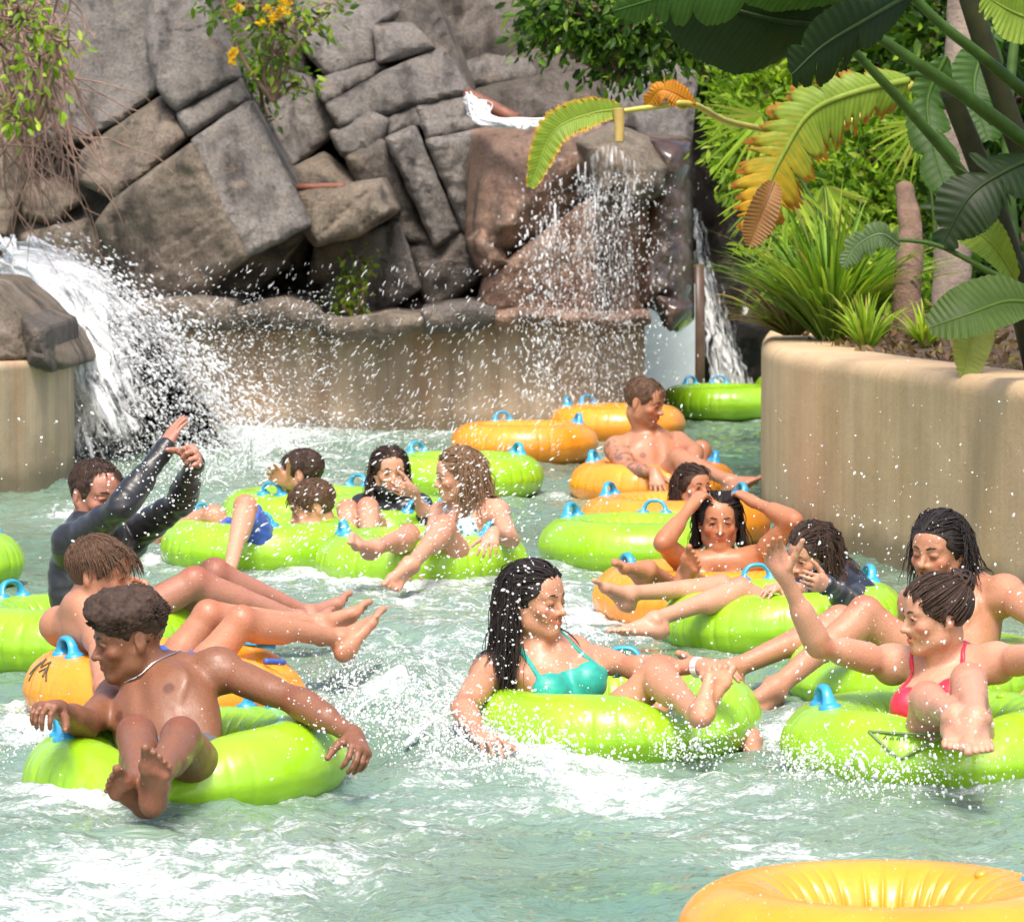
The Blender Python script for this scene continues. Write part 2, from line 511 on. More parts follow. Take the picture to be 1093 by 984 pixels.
        bk = -nrm(fr - b * (fr @ b))
        s.u(RC(hp + a * .12 * S - bk * .02 * S, hp + a * .28 * S - bk * .012 * S, .066 * S * g, .055 * S * g), .03)
        s.u(RC(kn - bk * .012 * S, kn + b * .03 * S - bk * .010 * S, .047 * S * g, .040 * S * g), .02)
        s.u(RC(kn, an, .047 * S * g, .031 * S * g), .02)
        s.u(RC(kn + b * .07 * S + bk * .018 * S, kn + b * .17 * S + bk * .014 * S, .047 * S * g, .040 * S * g), .03)
        s.u(RC(kn + b * .05 * S - bk * .02 * S, kn + b * .3 * S - bk * .008 * S, .020 * S * g, .016 * S * g), .025)
        s.spots.append((kn - bk * .04 * S, .05 * S, s.skin * np.array([.90, .72, .66]), .04))
        if not foot: return
        d = nrm(s.reach(an, toe, .20 * S) - an)
        n = np.asarray(sole, float) if sole is not None else b
        n = nrm(n - d * (n @ d))
        med = np.cross(n, d) * (1 if side == 'L' else -1)
        X = lambda x, y, z: an + S * (d * x + med * y + n * z)
        c = .004
        s.u(RC(X(-.036, 0, .040), X(-.02, 0, .045), .031 * S, .034 * S), .02)
        s.u(RC(an, X(-.015, 0, .03), .033 * S, .034 * S), .02)
        for yy in (.022, -.022): s.u(EL(X(.002, yy * 1.35, .006), np.stack([d, med, n]), np.array([.014, .012, .015]) * S), .014)
        s.u(RC(X(.01, .006, .012), X(.115, .018, .052), .031 * S, .020 * S), .02)
        s.u(RC(X(-.01, -.010, .045), X(.095, -.024, .060), .026 * S, .017 * S), .02)
        s.u(RC(X(.115, .022, .058), X(.128, .024, .060), .021 * S, .018 * S), .014)
        s.u(RC(X(.112, -.004, .060), X(.100, -.030, .062), .017 * S, .015 * S), .014)
        tl = (.050, .040, .034, .028, .022); ty = (.026, .006, -.009, -.022, -.034); tb = (.135, .132, .126, .118, .108); tr = (.0128, .0092, .0086, .0082, .0082)
        for i in range(5):
            p0 = X(tb[i], ty[i], .060); p1 = X(tb[i] + tl[i] * .55, ty[i] * 1.06, .056); p2 = X(tb[i] + tl[i], ty[i] * 1.10, .064)
            s.u(RC(p0, p1, tr[i] * S, tr[i] * .9 * S), .005); s.u(RC(p1, p2, tr[i] * .92 * S, tr[i] * S), .005)
            s.spots.append((p2 - n * .010 * S, .007 * S, np.minimum(1, s.skin * 1.1 + .04), .003))
        # soles are paler and pinker
        for x, y, r in ((-.03, 0, .035), (.02, -.005, .032), (.07, -.012, .034), (.12, 0, .042)):
            s.spots.append((X(x, y, .082), r * S, np.minimum(1, s.skin * np.array([1.22, 1.12, 1.10]) + np.array([.05, .02, .015])), .02))
    # ---- head
    def head(s, c, face, up=(0, 0, 1), scale=1.0, smile=0.0, eyes=1.0, beard=0.0, gaze=None, chin=1.0):
        S = s.s * scale * (.96 if s.fem else 1.0); C = s.pt(c); F = nrm(face); U = np.asarray(up, float); U = nrm(U - F * (U @ F)); Lx = np.cross(U, F)
        s.hc, s.hF, s.hU, s.hL, s.hS = C, F, U, Lx, S
        M = np.stack([Lx, F, U]); s.hM = M
        X = lambda x, y, z: C + S * (Lx * x + F * y + U * z)
        s.hX = X
        E = lambda x, y, z, a, b, cc: EL(X(x, y, z), M, np.array([a, b, cc]) * S)
        s.u(RC(X(0, -.030, -.07), s.nk - s.u_ * .01, .052 * S * (.88 if s.fem else 1), .058 * S * (.9 if s.fem else 1)), .02)
        s.u(RC(X(0, -.02, -.05), X(0, .01, -.12), .045 * S, .034 * S), .03)
        h = s.pr; 
        s.u(E(0, -.014, .030, .0745, .096, .084), .02)
        s.u(E(0, .020, -.022, .060, .070, .082), .03)
        s.u(E(0, .052, .045, .052, .034, .040), .03)
        for g in (1, -1):
            s.u(RC(X(g * .054, -.004, -.040), X(g * .046, .010, -.070), .018 * S, .017 * S), .025)
            s.u(RC(X(g * .046, .010, -.070), X(g * .012, .068, -.096), .017 * S, .016 * S), .025)
            s.u(E(g * .041, .062, -.026, .022, .018, .017), .022)
            s.u(RC(X(g * .042, .071, .021), X(g * .012, .083, .016), .0085 * S, .0095 * S), .016)
        s.u(E(0, .074, -.096, .019, .015 * chin, .015), .018)
        s.u(E(0, .070, -.060, .030, .024, .026), .02)
        for g in (1, -1): s.cut(E(g * .0315, .094, .001, .0165, .0150, .0105), .014)
        # nose
        s.u(RC(X(0, .083, .008), X(0, .107, -.026), .0075 * S, .0100 * S), .011)
        s.u(E(0, .109, -.032, .0112, .0105, .0095), .008)
        for g in (1, -1):
            s.u(E(g * .0125, .094, -.035, .0085, .0105, .0080), .006)
            s.cut(E(g * .0065, .100, -.043, .0038, .0055, .004), .004)
        # eyelids
        for g in (1, -1):
            up_ = [(g * .0170, .0795, -.001), (g * .0250, .0870, .0065 * eyes + .000), (g * .0340, .0870, .0072 * eyes), (g * .0430, .0805, .0025)]
            lo_ = [(g * .0170, .0795, -.001), (g * .0260, .0855, -.0065), (g * .0350, .0850, -.0065), (g * .0430, .0805, -.0005)]
            for ch, r in ((up_, .0042), (lo_, .0034)):
                for a, b in zip(ch[:-1], ch[1:]): s.u(RC(X(*a), X(*b), r * S), .004)
            if eyes < .5:
                s.u(E(g * .0312, .0732, .001, .0155, .0152, .0150), .004)
            s._eye(X(g * .0312, .0725, 0), .0138 * S, gaze if gaze is not None else F)
            # brow
            bp = np.array([X(g * .0125, .0925, .0205), X(g * .026, .0915, .0265), X(g * .040, .0830, .0255), X(g * .050, .0710, .019)])
            s.extra.add(*tube(bez(bp, 12), np.interp(np.linspace(0, 1, len(bez(bp, 12))), [0, .3, 1], [.0038, .0040, .0016]) * S, 6), c=np.array(s.hairc) * .9 + s.skin * .06)
            s.spots.append((X(g * .0315, .085, .0), .012 * S, s.skin * np.array([.74, .62, .60]), .012))
            s.spots.append((X(g * .045, .072, -.028), .022 * S, s.skin * np.array([1.0, .76, .72]), .03))
            # lashes line
            lp = np.array([X(*q) for q in up_]) + F * .0030 * S - U * (.0024 if eyes >= .5 else .0085) * S
            s.extra.add(*tube(bez(lp, 9), .0013 * S, 5), c=(.02, .012, .01))
            # ear
            s.u(EL(X(g * .0765, -.018, -.006), np.stack([nrm(Lx * g + F * -.35), nrm(F + Lx * g * .35), U]), np.array([.0075, .0185, .031]) * S), .008)
            s.u(EL(X(g * .075, -.010, -.030), M, np.array([.006, .009, .010]) * S), .006)
            s.cut(EL(X(g * .0855, -.014, .002), M, np.array([.0055, .0095, .017]) * S), .005)
        # mouth
        wm = .0235 + .006 * smile; zc = -.0605 + .002; lift = .007 * smile
        lipc = s.skin * np.array([.92, .55, .52])
        if smile > .45:
            s.cut(E(0, .093, zc - .002, wm * .86, .020, .0050 + .0045 * smile), .004)
            tp = np.array([X(x, .0825 - 6.5 * x * x * 2, zc + .0030 + 2 * x * x * lift * 100) for x in np.linspace(-wm * .8, wm * .8, 9)])
            s.extra.add(*tube(tp, .0050 * S, 6), c=(.82, .80, .74))
            s.spots.append((X(0, .075, zc - .004), .014 * S, np.array([.20, .05, .045]), .005))
        op = .0045 + .0060 * smile * (smile > .45)
        for z0, r in ((zc + op, .0052), (zc - op, .0062)):
            ch = [(-wm, .0795, zc + lift), (-wm * .5, .0905, z0 + lift * .4), (0, .0945, z0), (wm * .5, .0905, z0 + lift * .4), (wm, .0795, zc + lift)]
            for i, (a, b) in enumerate(zip(ch[:-1], ch[1:])):
                ra, rb = (r * .45, r) if i == 0 else (r, r * .45) if i == 3 else (r, r)
                s.u(RC(X(*a), X(*b), ra * S, rb * S), .005)
                for f in (.0, .34, .67, 1): s.spots.append((X(*a) * (1 - f) + X(*b) * f + F * .002, .0065 * S, lipc, .003))
        for g in (1, -1):
            if smile > .2: s.u(RC(X(g * .024, .082, -.034), X(g * (wm + .008), .069, zc + lift), .006 * S, .006 * S), .016)
        if beard:
            for x, y, z, r in ((0, .082, -.092, .026), (.03, .06, -.085, .024), (-.03, .06, -.085, .024), (.05, .03, -.06, .022), (-.05, .03, -.06, .022), (.022, .085, -.05, .012), (-.022, .085, -.05, .012), (0, .098, -.047, .010)):
                s.spots.append((X(x, y, z), r * S, s.skin * (1 - .72 * beard) + np.array(s.hairc) * .72 * beard, .02))
    def _eye(s, c, r, gaze):
        n, m = 10, 14
        th = np.linspace(0, math.pi, n); ph = np.linspace(0, 2 * math.pi, m, endpoint=False)
        g = nrm(gaze); a = nrm(np.cross(g, (0.1, .2, 1))); b = np.cross(g, a)
        th = th ** 1.3 / math.pi ** .3
        V = (np.cos(th)[:, None, None] * g + np.sin(th)[:, None, None] * (np.cos(ph)[None, :, None] * a + np.sin(ph)[None, :, None] * b)).reshape(-1, 3)
        T = np.repeat(th, m)
        cc = np.where(T[:, None] < .24, np.array([[.006, .006, .006]]), np.where(T[:, None] < .50, np.array([[.06, .032, .018]]), np.array([[.68, .64, .60]])))
        i = np.arange(n - 1)[:, None] * m; j = np.arange(m)[None]; k = (j + 1) % m
        F = np.stack([i + j, i + m + j, i + m + k, i + k], -1).reshape(-1, 4)
        s.extra.add(c + V * r, F, cc)
    # ---- build
    def build(s, label, verts_pad=.05):
        lo = np.min([p.box()[0] for p, k, o in s.pr if o == 'u'], axis=0) - .03; hi = np.max([p.box()[1] for p, k, o in s.pr if o == 'u'], axis=0) + .03
        g = s.g = Grid(lo, hi, s.h)
        for p, k, o in s.pr: g.add(p, k * s.s, 'u' if o == 'u' else 's')
        V, Q = surface_nets(g.a, g.lo, g.h)
        V = smooth_mesh(V, Q, 2, .35)
        C = np.repeat(s.skin[None], len(V), 0)
        for c, r, colr, soft in s.spots:
            near = np.where((np.abs(V - c) < r + soft).all(1))[0]
            d = np.linalg.norm(V[near] - c, axis=1)
            w = np.clip(1 - (d - r + soft * .5) / max(soft, 1e-4), 0, 1)[:, None]
            C[near] = C[near] * (1 - w) + np.asarray(colr) * w
        for fn in getattr(s, 'paint', []): C = fn(V, C)
        mb = MB(); mb.add(V, Q, None); mb.C[0] = C.astype(np.float32)
        for v, c in zip(s.extra.V, s.extra.C): pass
        ex = s.extra
        if ex.V:
            base = mb.n; mb.V += ex.V; mb.C += ex.C; mb.n += ex.n
            for k in (3, 4): mb.F[k] += [f + base for f in ex.F[k]]
        o = s.o = mb.build('person', SKIN_MAT, None, True, True)
        tag(o, label, 'person')
        rb = np.random.default_rng(len(V)); up_ = V[rb.integers(0, len(V), 420)]; BEADS.append(up_)
        for nm, mat, region, t, wr in s.clothes: s._cloth(nm, mat, region, t, wr)
        for fn in s.hairf: fn()
        return o
    def cloth(s, name, mat, region, t=.006, wr=.0): s.clothes.append((name, mat, region, t, wr))
    def _cloth(s, name, mat, region, t, wr):
        g = s.g; R = np.full(g.a.shape, .3, np.float32)
        flat = []
        for p in region:
            if not isinstance(p, tuple): flat.append(p); continue
            flat += [RC(a, b, p[1]) for a, b in zip(*s.press(p[0]))]
            continue
        for p in flat:
            sl, x, y, z = g.sub(*p.box(), .03)
            if any(q.stop <= q.start for q in sl): continue
            R[sl] = np.minimum(R[sl], p.ev(x, y, z))
        body = g.a - t
        if wr:
            x, y, z = g.ax[0][:, None, None], g.ax[1][None, :, None], g.ax[2][None, None, :]
            body = body - wr * (np.sin(x * 62 + y * 31 + 3 * np.sin(z * 40)) * np.sin(z * 71 + x * 23 - y * 47))
        A = np.maximum(body, R)
        V, Q = surface_nets(A, g.lo, g.h)
        if len(V) == 0: print('EMPTY CLOTH', name); return
        V = smooth_mesh(V, Q, 2, .4)
        mesh_obj(name, V, Q, mat, s.o)
    def press(s, pts, off=0.0, n=28):
        """a strap or chain laid onto the skin along its path"""
        g = s.g; q = bez(np.array(pts), n)
        for _ in range(10):
            ii = np.clip(((q - g.lo) / g.h).round().astype(int), 2, np.array(g.a.shape) - 3)
            dd = g.a[ii[:, 0], ii[:, 1], ii[:, 2]] - off
            gr = np.stack([g.a[ii[:, 0] + 2, ii[:, 1], ii[:, 2]] - g.a[ii[:, 0] - 2, ii[:, 1], ii[:, 2]], g.a[ii[:, 0], ii[:, 1] + 2, ii[:, 2]] - g.a[ii[:, 0], ii[:, 1] - 2, ii[:, 2]], g.a[ii[:, 0], ii[:, 1], ii[:, 2] + 2] - g.a[ii[:, 0], ii[:, 1], ii[:, 2] - 2]], -1)
            gn = np.linalg.norm(gr, axis=1)[:, None]; q = q - np.where(gn > 1e-5, gr / np.maximum(gn, 1e-5), 0) * np.clip(dd, -.05, .05)[:, None] * .7
        for _ in range(2): q[1:-1] = .5 * q[1:-1] + .25 * (q[:-2] + q[2:])
        return q[:-1], q[1:]
    # ---- garments
    def arm_region(s, side, f=1.0, r=.075):
        sh, el, wr = (s.J[k + side] for k in ('sh', 'el', 'wr'))
        out = [RC(sh, sh + (el - sh) * min(1, f * 2), r * s.s * 1.15, r * s.s)]
        if f > .5: out.append(RC(el, el + (wr - el) * (f - .5) * 2 * .97, r * s.s, r * s.s * .8))
        return out
    def torso_region(s, t0=-.05, t1=.92):
        T = np.linalg.norm(s.nk - s.pv)
        return [RC(s.at(t0), s.at(t1 - .25), .26 * s.s, .2 * s.s), RC(s.sl - s.u_ * .05, s.sr - s.u_ * .05, .095 * s.s), RC(s.at(.72, .06), s.at(.72, -.06), .17 * s.s)]
    def shorts(s, mat, name='swim_shorts', f=.6):
        r = [EL(s.at(.02), np.stack([s.l_, s.f_, s.u_]), np.array([.22, .2, .16]) * s.s)]
        for sd in 'LR':
            hp, kn = s.J['hp' + sd], s.J['kn' + sd]
            r.append(RC(hp, hp + (kn - hp) * f * .8, .12 * s.s, .095 * s.s))
        s.cloth(name, mat, r, .010, .004)
    def briefs(s, mat, name='bikini_bottom'):
        s.cloth(name, mat, [SLAB(s.at(.05), s.u_, .055 * s.s, .2 * s.s)], .005)
    def bikini(s, mat, name='bikini_top', bust=1.0, band=True, halter=False, full=False):
        S = s.s; r = []
        M = np.stack([s.l_, s.f_, s.u_])
        for g in (1, -1):
            r.append(EL(s.at(.595, g * .072, .10 * bust), M, np.array([.060, .085, .058]) * S))
            r.append(RC(s.at(.60, g * .075, .13), s.at(.75, g * .095, .10), .040 * S, .006 * S))
            top = s.sl if g == 1 else s.sr
            a = s.at(.72, g * .095, .10); b = s.at(1.0) * .55 + top * .45 + s.u_ * .05 * S
            bk = s.at(.66, g * .08, -.11)
            b0 = b + s.f_ * .035 * S
            r.append(([a, b0, b - s.f_ * .03 * S, bk], .0085 * S))
        if full: r.append(EL(s.at(.585, 0, .10), M, np.array([.125, .09, .055]) * S))
        r.append(SLAB(s.at(.545), s.u_, .011 * S, .2 * S))
        s.cloth(name, mat, r, .005)
    # ---- hair
    def hair(s, kind, mat, t=.010, n=120, length=.2, lineC=.030, name='hair', seed=1, back=.5, lump=.0, spread=.0, fringe=0, tz=.0):
        s.hairf.append(lambda: s._hair(kind, mat, t, n, length, lineC, name, seed, back, lump, spread, fringe, tz))
    def _hair(s, kind, mat, t, n, length, lineC, name, seed, back, lump, spread, fringe, tz):
        rg = np.random.default_rng(seed); S = s.hS; X = s.hX; M = s.hM
        hh = min(.0045, s.h)
        lo = s.hc - .21 * S; hi = s.hc + .21 * S
        g = Grid(lo, hi, hh)
        x, y, z = g.ax[0][:, None, None], g.ax[1][None, :, None], g.ax[2][None, None, :]
        lx, ly, lz = [((x - s.hc[0]) * M[i, 0] + (y - s.hc[1]) * M[i, 1] + (z - s.hc[2]) * M[i, 2]) / S for i in range(3)]
        d = EL(X(0, -.014, .030), M, (np.array([.0745, .096, .084]) + t + np.array([0, 0, tz])) * S).ev(x, y, z)
        if kind == 'afro':
            d2 = EL(X(0, .006, .088), M, np.array([.088, .108, .062]) * S).ev(x, y, z)
            d2 = d2 - .016 * S * vnoise(lx * 24 + 4, ly * 24, lz * 24, 77)
            h = np.maximum(.05 - np.abs(d - d2), 0); d = np.minimum(d, d2) - h * h / .20
            d = d + .012 * S * np.clip((.045 - lz) / .06, 0, 1)
        if lump:
            d = d - lump * S * (vnoise(lx * 55 + 9, ly * 55, lz * 55, seed) * .6 + vnoise(lx * 110, ly * 110, lz * 110, seed + 3) * .5)
        hl = ly * .8 - lz * .6 + .012 * vnoise(lx * 40, ly * 40, lz * 40, seed + 9) * (0 if kind in ('slick', 'bun') else 1)
        # leave the ear free
        ear = np.sqrt(((np.abs(lx) - .08) / .03) ** 2 + ((ly + .012) / .026) ** 2 + ((lz + .012) / .042) ** 2) - 1
        cut_ = np.maximum(hl - lineC, (-lz - .10))
        sd = np.maximum(d, cut_ * S)
        if kind in ('short', 'afro', 'slick', 'bun'):
            sd = np.maximum(sd, -ear * .03 * S)
            low = (-lz - .050) + np.where(ly > -.03, (ly + .03) * .8, 0)       # sideburn and nape line
            sd = np.maximum(sd, low * S)
        A = sd.astype(np.float32)
        V, Q = surface_nets(A, g.lo, g.h)
        mb = MB()
        if len(V): mb.add(smooth_mesh(V, Q, 1, .4), Q)
        # strands that follow the scalp and then hang, pushed out of the body
        def pos2loc(p): return np.stack([(p - s.hc) @ M[i] / S for i in range(3)], -1)
        def scalp(m):
            out = []
            while len(out) < m:
                v = nrm(rg.normal(size=3)); q = np.array([0, -.014, .030]) + v * (np.array([.0745, .096, .084]) + t * .8)
                if q[1] * .8 - q[2] * .6 < lineC - .004 and q[2] > (.045 if kind in ('afro', 'short') else -.03) : out.append(q)
            return np.array(out)
        q = scalp(n); p = np.stack([X(*v) for v in q])
        steps = 26; ds = length / steps; wave = rg.normal(size=(n, 3)) * .35
        path = [p]; G = s.g
        wob = rg.normal(size=(n, 3)) * spread
        er = (np.array([.0745, .096, .084]) + t)
        for k in range(steps):
            lc = pos2loc(p) - np.array([0, -.014, .030])
            nn = lc / er ** 2; nn /= np.linalg.norm(nn, axis=1)[:, None]; N = nn @ M
            kk = np.linalg.norm(lc / er, axis=1)
            if kind in ('long', 'slick'):
                fr = ((lc[:, 1] > -.01) & (kk < 1.15))[:, None]
                dirv = -s.hF[None] * back * (kk[:, None] < 1.15) - s.hU[None] * .35 * (kk[:, None] < 1.15) + np.array([0, 0, -.75])[None]
                dirv = np.where(fr, -s.hF[None] * 1.4 + s.hL[None] * np.sign(lc[:, :1] + 1e-6) * np.clip(.3 + 4 * np.abs(lc[:, :1]), 0, .8) + wob, dirv)
            elif kind == 'bun':
                dirv = (X(0, -.088, .075) - p); fz = np.linalg.norm(dirv, axis=1) < .03; dirv = dirv / (np.linalg.norm(dirv, axis=1)[:, None] + 1e-6)
            elif kind == 'afro':
                dirv = N * .6 + rg.normal(size=(n, 3)) * 1.0
            else:
                dirv = s.hF[None] * fringe - s.hU[None] * .5 + N * .06 + wob + np.array([0, 0, -1.0])[None] * max(0, k - 8) * .12
            dirv = dirv + wob * (1 + .4 * np.sin(k * .9 + wob[:, :1] * 50))
            tang = dirv - N * np.minimum(0, (dirv * N).sum(1))[:, None] * (kk < 1.10)[:, None]
            stp = ds * tang / np.linalg.norm(tang, axis=1)[:, None]
            if kind == 'long' and k > 5: stp = stp + ds * wave * math.sin(k * .8 + 1) * .6
            if kind == 'bun': stp = stp * (~fz)[:, None]
            p = p + stp
            if kind == 'long':                        # locks fall behind the cheeks, not over the face
                lc = pos2loc(p); bad = (lc[:, 1] > .012 + .10 * np.clip(.05 - lc[:, 2], 0, .0)) & (np.abs(lc[:, 0]) < .085) & (lc[:, 2] < .075) & (lc[:, 2] > -.16)
                sx = np.where(lc[:, 0] >= 0, 1, -1)[:, None]
                p = p + bad[:, None] * S * (sx * s.hL[None] * .012 - s.hF[None] * .016)
            lc = pos2loc(p) - np.array([0, -.014, .030]); kk = np.linalg.norm(lc / er, axis=1)
            ins = kk < 1.02
            lc2 = lc / np.maximum(kk, 1e-3)[:, None] * 1.02
            p = np.where(ins[:, None], s.hc + S * ((lc2 + np.array([0, -.014, .030])) @ M), p)
            for _ in range(2):
                ii = np.clip(((p - G.lo) / G.h).astype(int), 1, np.array(G.a.shape) - 2)
                dd = G.a[ii[:, 0], ii[:, 1], ii[:, 2]]
                gr = np.stack([G.a[ii[:, 0] + 1, ii[:, 1], ii[:, 2]] - G.a[ii[:, 0] - 1, ii[:, 1], ii[:, 2]], G.a[ii[:, 0], ii[:, 1] + 1, ii[:, 2]] - G.a[ii[:, 0], ii[:, 1] - 1, ii[:, 2]], G.a[ii[:, 0], ii[:, 1], ii[:, 2] + 1] - G.a[ii[:, 0], ii[:, 1], ii[:, 2] - 1]], -1)
                gn = np.linalg.norm(gr, axis=1)[:, None]; gr = np.where(gn > 1e-5, gr / np.maximum(gn, 1e-5), 0)
                p = p + gr * np.clip(.008 - dd, 0, .03)[:, None]
            path.append(p)
        path = np.stack(path, 1)
        r0 = {'long': .0026, 'slick': .0030, 'bun': .0034, 'short': .0022, 'afro': .0030}[kind] * S
        for i in range(n):
            rad = r0 * rg.uniform(.6, 1.2) * np.interp(np.linspace(0, 1, path.shape[1]), [0, .1, .6, 1], [.7, 1, .8, .18])
            mb.add(*tube(path[i], rad, 4))
        mb.build(name, mat, s.o)
# ------------------------------------------------------------------ people
H_BLACK = hair_material('hair_black', (.020, .014, .012))
H_DARK = hair_material('hair_dark_brown', (.045, .024, .015))
H_BROWN = hair_material('hair_brown', (.10, .052, .028))
H_BLOND = hair_material('hair_dark_blond', (.22, .13, .07))
H_AFRO = hair_material('hair_curly', (.055, .032, .022), .6)
C_BLACK = cloth_material('black_lycra', (.012, .012, .014), .35)
C_NAVY = cloth_material('navy_lycra', (.014, .018, .032), .32)
C_BLUE = cloth_material('blue_swim_cloth', (.035, .09, .42), .5)
C_RED = cloth_material('red_swim_cloth', (.62, .018, .05), .45)
C_TEAL = cloth_material('teal_swim_cloth', (.012, .34, .27), .45)
C_LEAF = cloth_material('green_print_cloth', (.30, .38, .25), .45, (.03, .05, .04))
C_AQUA = cloth_material('aqua_print_cloth', (.42, .60, .62), .45, (.10, .16, .18))
C_GREY = cloth_material('grey_swim_cloth', (.10, .11, .13), .5)
M_SILVER = simple('silver_chain', (.75, .74, .72), .25, .05, Metallic=1.0)
M_BAND = simple('white_band', (.75, .75, .73), .5, .05)

BROWN = (.22, .098, .050); TAN = (.46, .230, .135); RED_TAN = (.40, .195, .130); FAIR = (.54, .300, .195); GOLD = (.43, .200, .100)

# boy with curly hair, front left
b = Body(11.87, 1.0, BROWN, .0045, hairc=(.02, .013, .01))
b.torso((166, 722, .17), (191, 850, -.08), (234, 714, -.1), (124, 746, .3), muscle=1.15)
b.arm('R', (91, 774, -1), (62, 757, -1), (34, 750, -1), (.1, .35, -1), .5, .06)
b.arm('L', (318, 749, -1), (377, 785, -1), (393, 816, -1), (-.5, .5, -.4), .45, .05)
b.leg('R', (146, 786, -1), (150, 842, -1), (107, 803, -1), (0, -1, -.35))
b.leg('L', (193, 788, -1), (165, 838, -1), (170, 777, -1), (0, -1, -.3))
b.head((138, 681, .12), (-.95, -.25, -.22), (.12, 0, 1), smile=.5)
b.hair('afro', H_AFRO, .010, 1500, .040, .036, seed=3, lump=.010)
b.shorts(C_GREY, f=.3)
b.build('shirtless boy with short dark curls and a thin necklace, in the front lime ring')
ch = bez([b.at(1.06, -.075, -.03), b.at(1.0, -.062, .035), b.at(.90, -.01, .092), b.at(.90, .012, .092), b.at(1.0, .066, .035), b.at(1.06, .075, -.03)], 40)
ca, cb_ = b.press(ch[::4], .003, 40)
mb = MB(); mb.add(*tube(ca, .0026, 6)); mb.build('necklace', M_SILVER, b.o)

# boy behind, wet fringe, knees over his orange ring
b = Body(13.74, 1.0, TAN, .005, hairc=(.05, .03, .02), slim=.92)
b.torso((94, 652, -.03), (150, 772, .1), (62, 668, .2), (110, 682, -.2), muscle=.9)
b.arm('R', (112, 735, -1), (148, 734, 1), (172, 738, 1), (0, .2, -1), .4)
b.arm('L', (128, 692, 1), (158, 645, -1), (152, 618, -1), (-.9, .1, 0), .75)
b.leg('R', (257, 664, -1), (362, 681, 1), (397, 632, 1), (1, .1, -.3))
b.leg('L', (222, 658, 1), (340, 666, 1), (380, 632, 1), (1, .1, -.3))
b.head((107, 612, -.04), (.95, -.22, -.16), (-.06, 0, 1), smile=.2)
b.hair('short', H_BROWN, .012, 420, .075, .030, fringe=.5, seed=5, spread=.07)
b.shorts(C_BLUE)
b.build('slim shirtless boy with wet brown fringe, hand at his nose, feet in the air')

# man in black, arms up
b = Body(15.13, 1.04, RED_TAN, .0055, hairc=(.03, .02, .015))
b.torso((99, 565, .05), (90, 695, -.05), (138, 575, .3), (76, 580, -.3))
b.arm('R', (129, 542, -1), (173, 483, 1), (194, 440, 1), (.75, .5, -.25), .06, .10)
b.arm('L', (193, 536, -1), (207, 496, -1), (212, 474, -1), (-.5, -.7, 0), .85)
b.leg('R', (207, 622, -1), (318, 662, 1), (345, 645, 1), (1, .1, -.3))
b.leg('L', (228, 613, 1), (328, 656, 1), (357, 628, 1), (1, .1, -.3))
b.head((103, 528, .0), (.64, -.75, -.12), (-.05, 0, 1), smile=.6, eyes=.6, beard=.25)
b.hair('short', H_DARK, .007, 300, .022, .026, fringe=.1, seed=8, lump=.004)
b.cloth('rash_vest', C_BLACK, b.torso_region() + b.arm_region('L') + b.arm_region('R'), .007, .0025)
b.shorts(C_GREY)
b.build('man in a black long sleeved rash vest throwing both arms up')

# boy in blue shorts
b = Body(19.0, .98, FAIR, .0065, hairc=(.05, .03, .02), slim=.95)
b.torso((338, 575, .15), (292, 626, -.1), (322, 592, -.1), (350, 580, .3))
b.arm('L', (312, 608, 1), (288, 595, -1), (268, 590, -1), (0, .2, -1), .3)
b.arm('R', (352, 605, 1), (322, 610, 1), (305, 612, 1), (0, .2, -1), .3)
b.leg('L', (262, 541, -1), (246, 606, -1), (235, 600, 1), foot=False)
b.leg('R', (229, 552, 1), (168, 562, 1), (140, 556, 1), (-.5, 0, -.9))
b.head((333, 541, .1), (-.9, -.15, -.35), (.1, 0, 1))
b.hair('short', H_BROWN, .014, 320, .05, .030, fringe=.3, seed=9, lump=.005, spread=.1)
b.shorts(C_BLUE, f=.95)
b.build('boy in bright blue shorts lying back in his ring, seen from behind')

# person behind him
b = Body(20.75, 1.0, FAIR, .007, hairc=(.03, .02, .015))
b.torso((332, 540, .05), (322, 605, -.1), (310, 556, -.1), (352, 552, .2))
b.arm('R', (335, 535, -1), (306, 515, -1), (281, 498, -1), (-.3, -.9, .2), .1)
b.arm('L', (330, 580, -1), (300, 570, -1), (280, 570, -1), (0, .2, -1), .3)
b.leg('L', (272, 570, -1), (240, 590, 1), (225, 585, 1), foot=False)
b.leg('R', (262, 575, 1), (225, 590, 1), (205, 585, 1), foot=False)
b.head((321, 506, .05), (-.85, .2, -.1))
b.hair('short', H_DARK, .012, 260, .04, .030, seed=10, lump=.005)
b.cloth('rash_vest', C_BLACK, b.torso_region() + b.arm_region('L', .45) + b.arm_region('R', .45), .007, .003)
b.shorts(C_GREY)
b.build('dark haired person in black, hidden behind the boy in blue shorts, one hand raised')

# woman in black shirt
b = Body(19.9, .98, FAIR, .0065, True, hairc=(.05, .03, .02))
b.torso((418, 536, .1), (402, 606, -.1), (449, 542, .0), (387, 542, .2), bust=.8)
b.arm('L', (461, 562, -1), (441, 524, -1), (416, 520, -1), (-.2, .9, .2), .5)
b.arm('R', (378, 568, -1), (402, 574, -1), (422, 572, -1), (0, .2, -1), .4)
b.leg('R', (371, 545, -1), (372, 592, -1), (372, 605, -1), foot=False)
b.leg('L', (393, 543, -1), (396, 592, -1), (396, 605, -1), foot=False)
b.head((416, 503, .0), (.22, -.96, -.08), eyes=.6)
b.hair('long', H_DARK, .010, 448, .30, .026, seed=11, back=.9, spread=.08)
b.cloth('t_shirt', C_BLACK, b.torso_region() + b.arm_region('L', .62) + b.arm_region('R', .62), .010, .004)
b.briefs(C_BLACK)
b.build('woman in a black t-shirt with long wet dark hair, holding her nose')

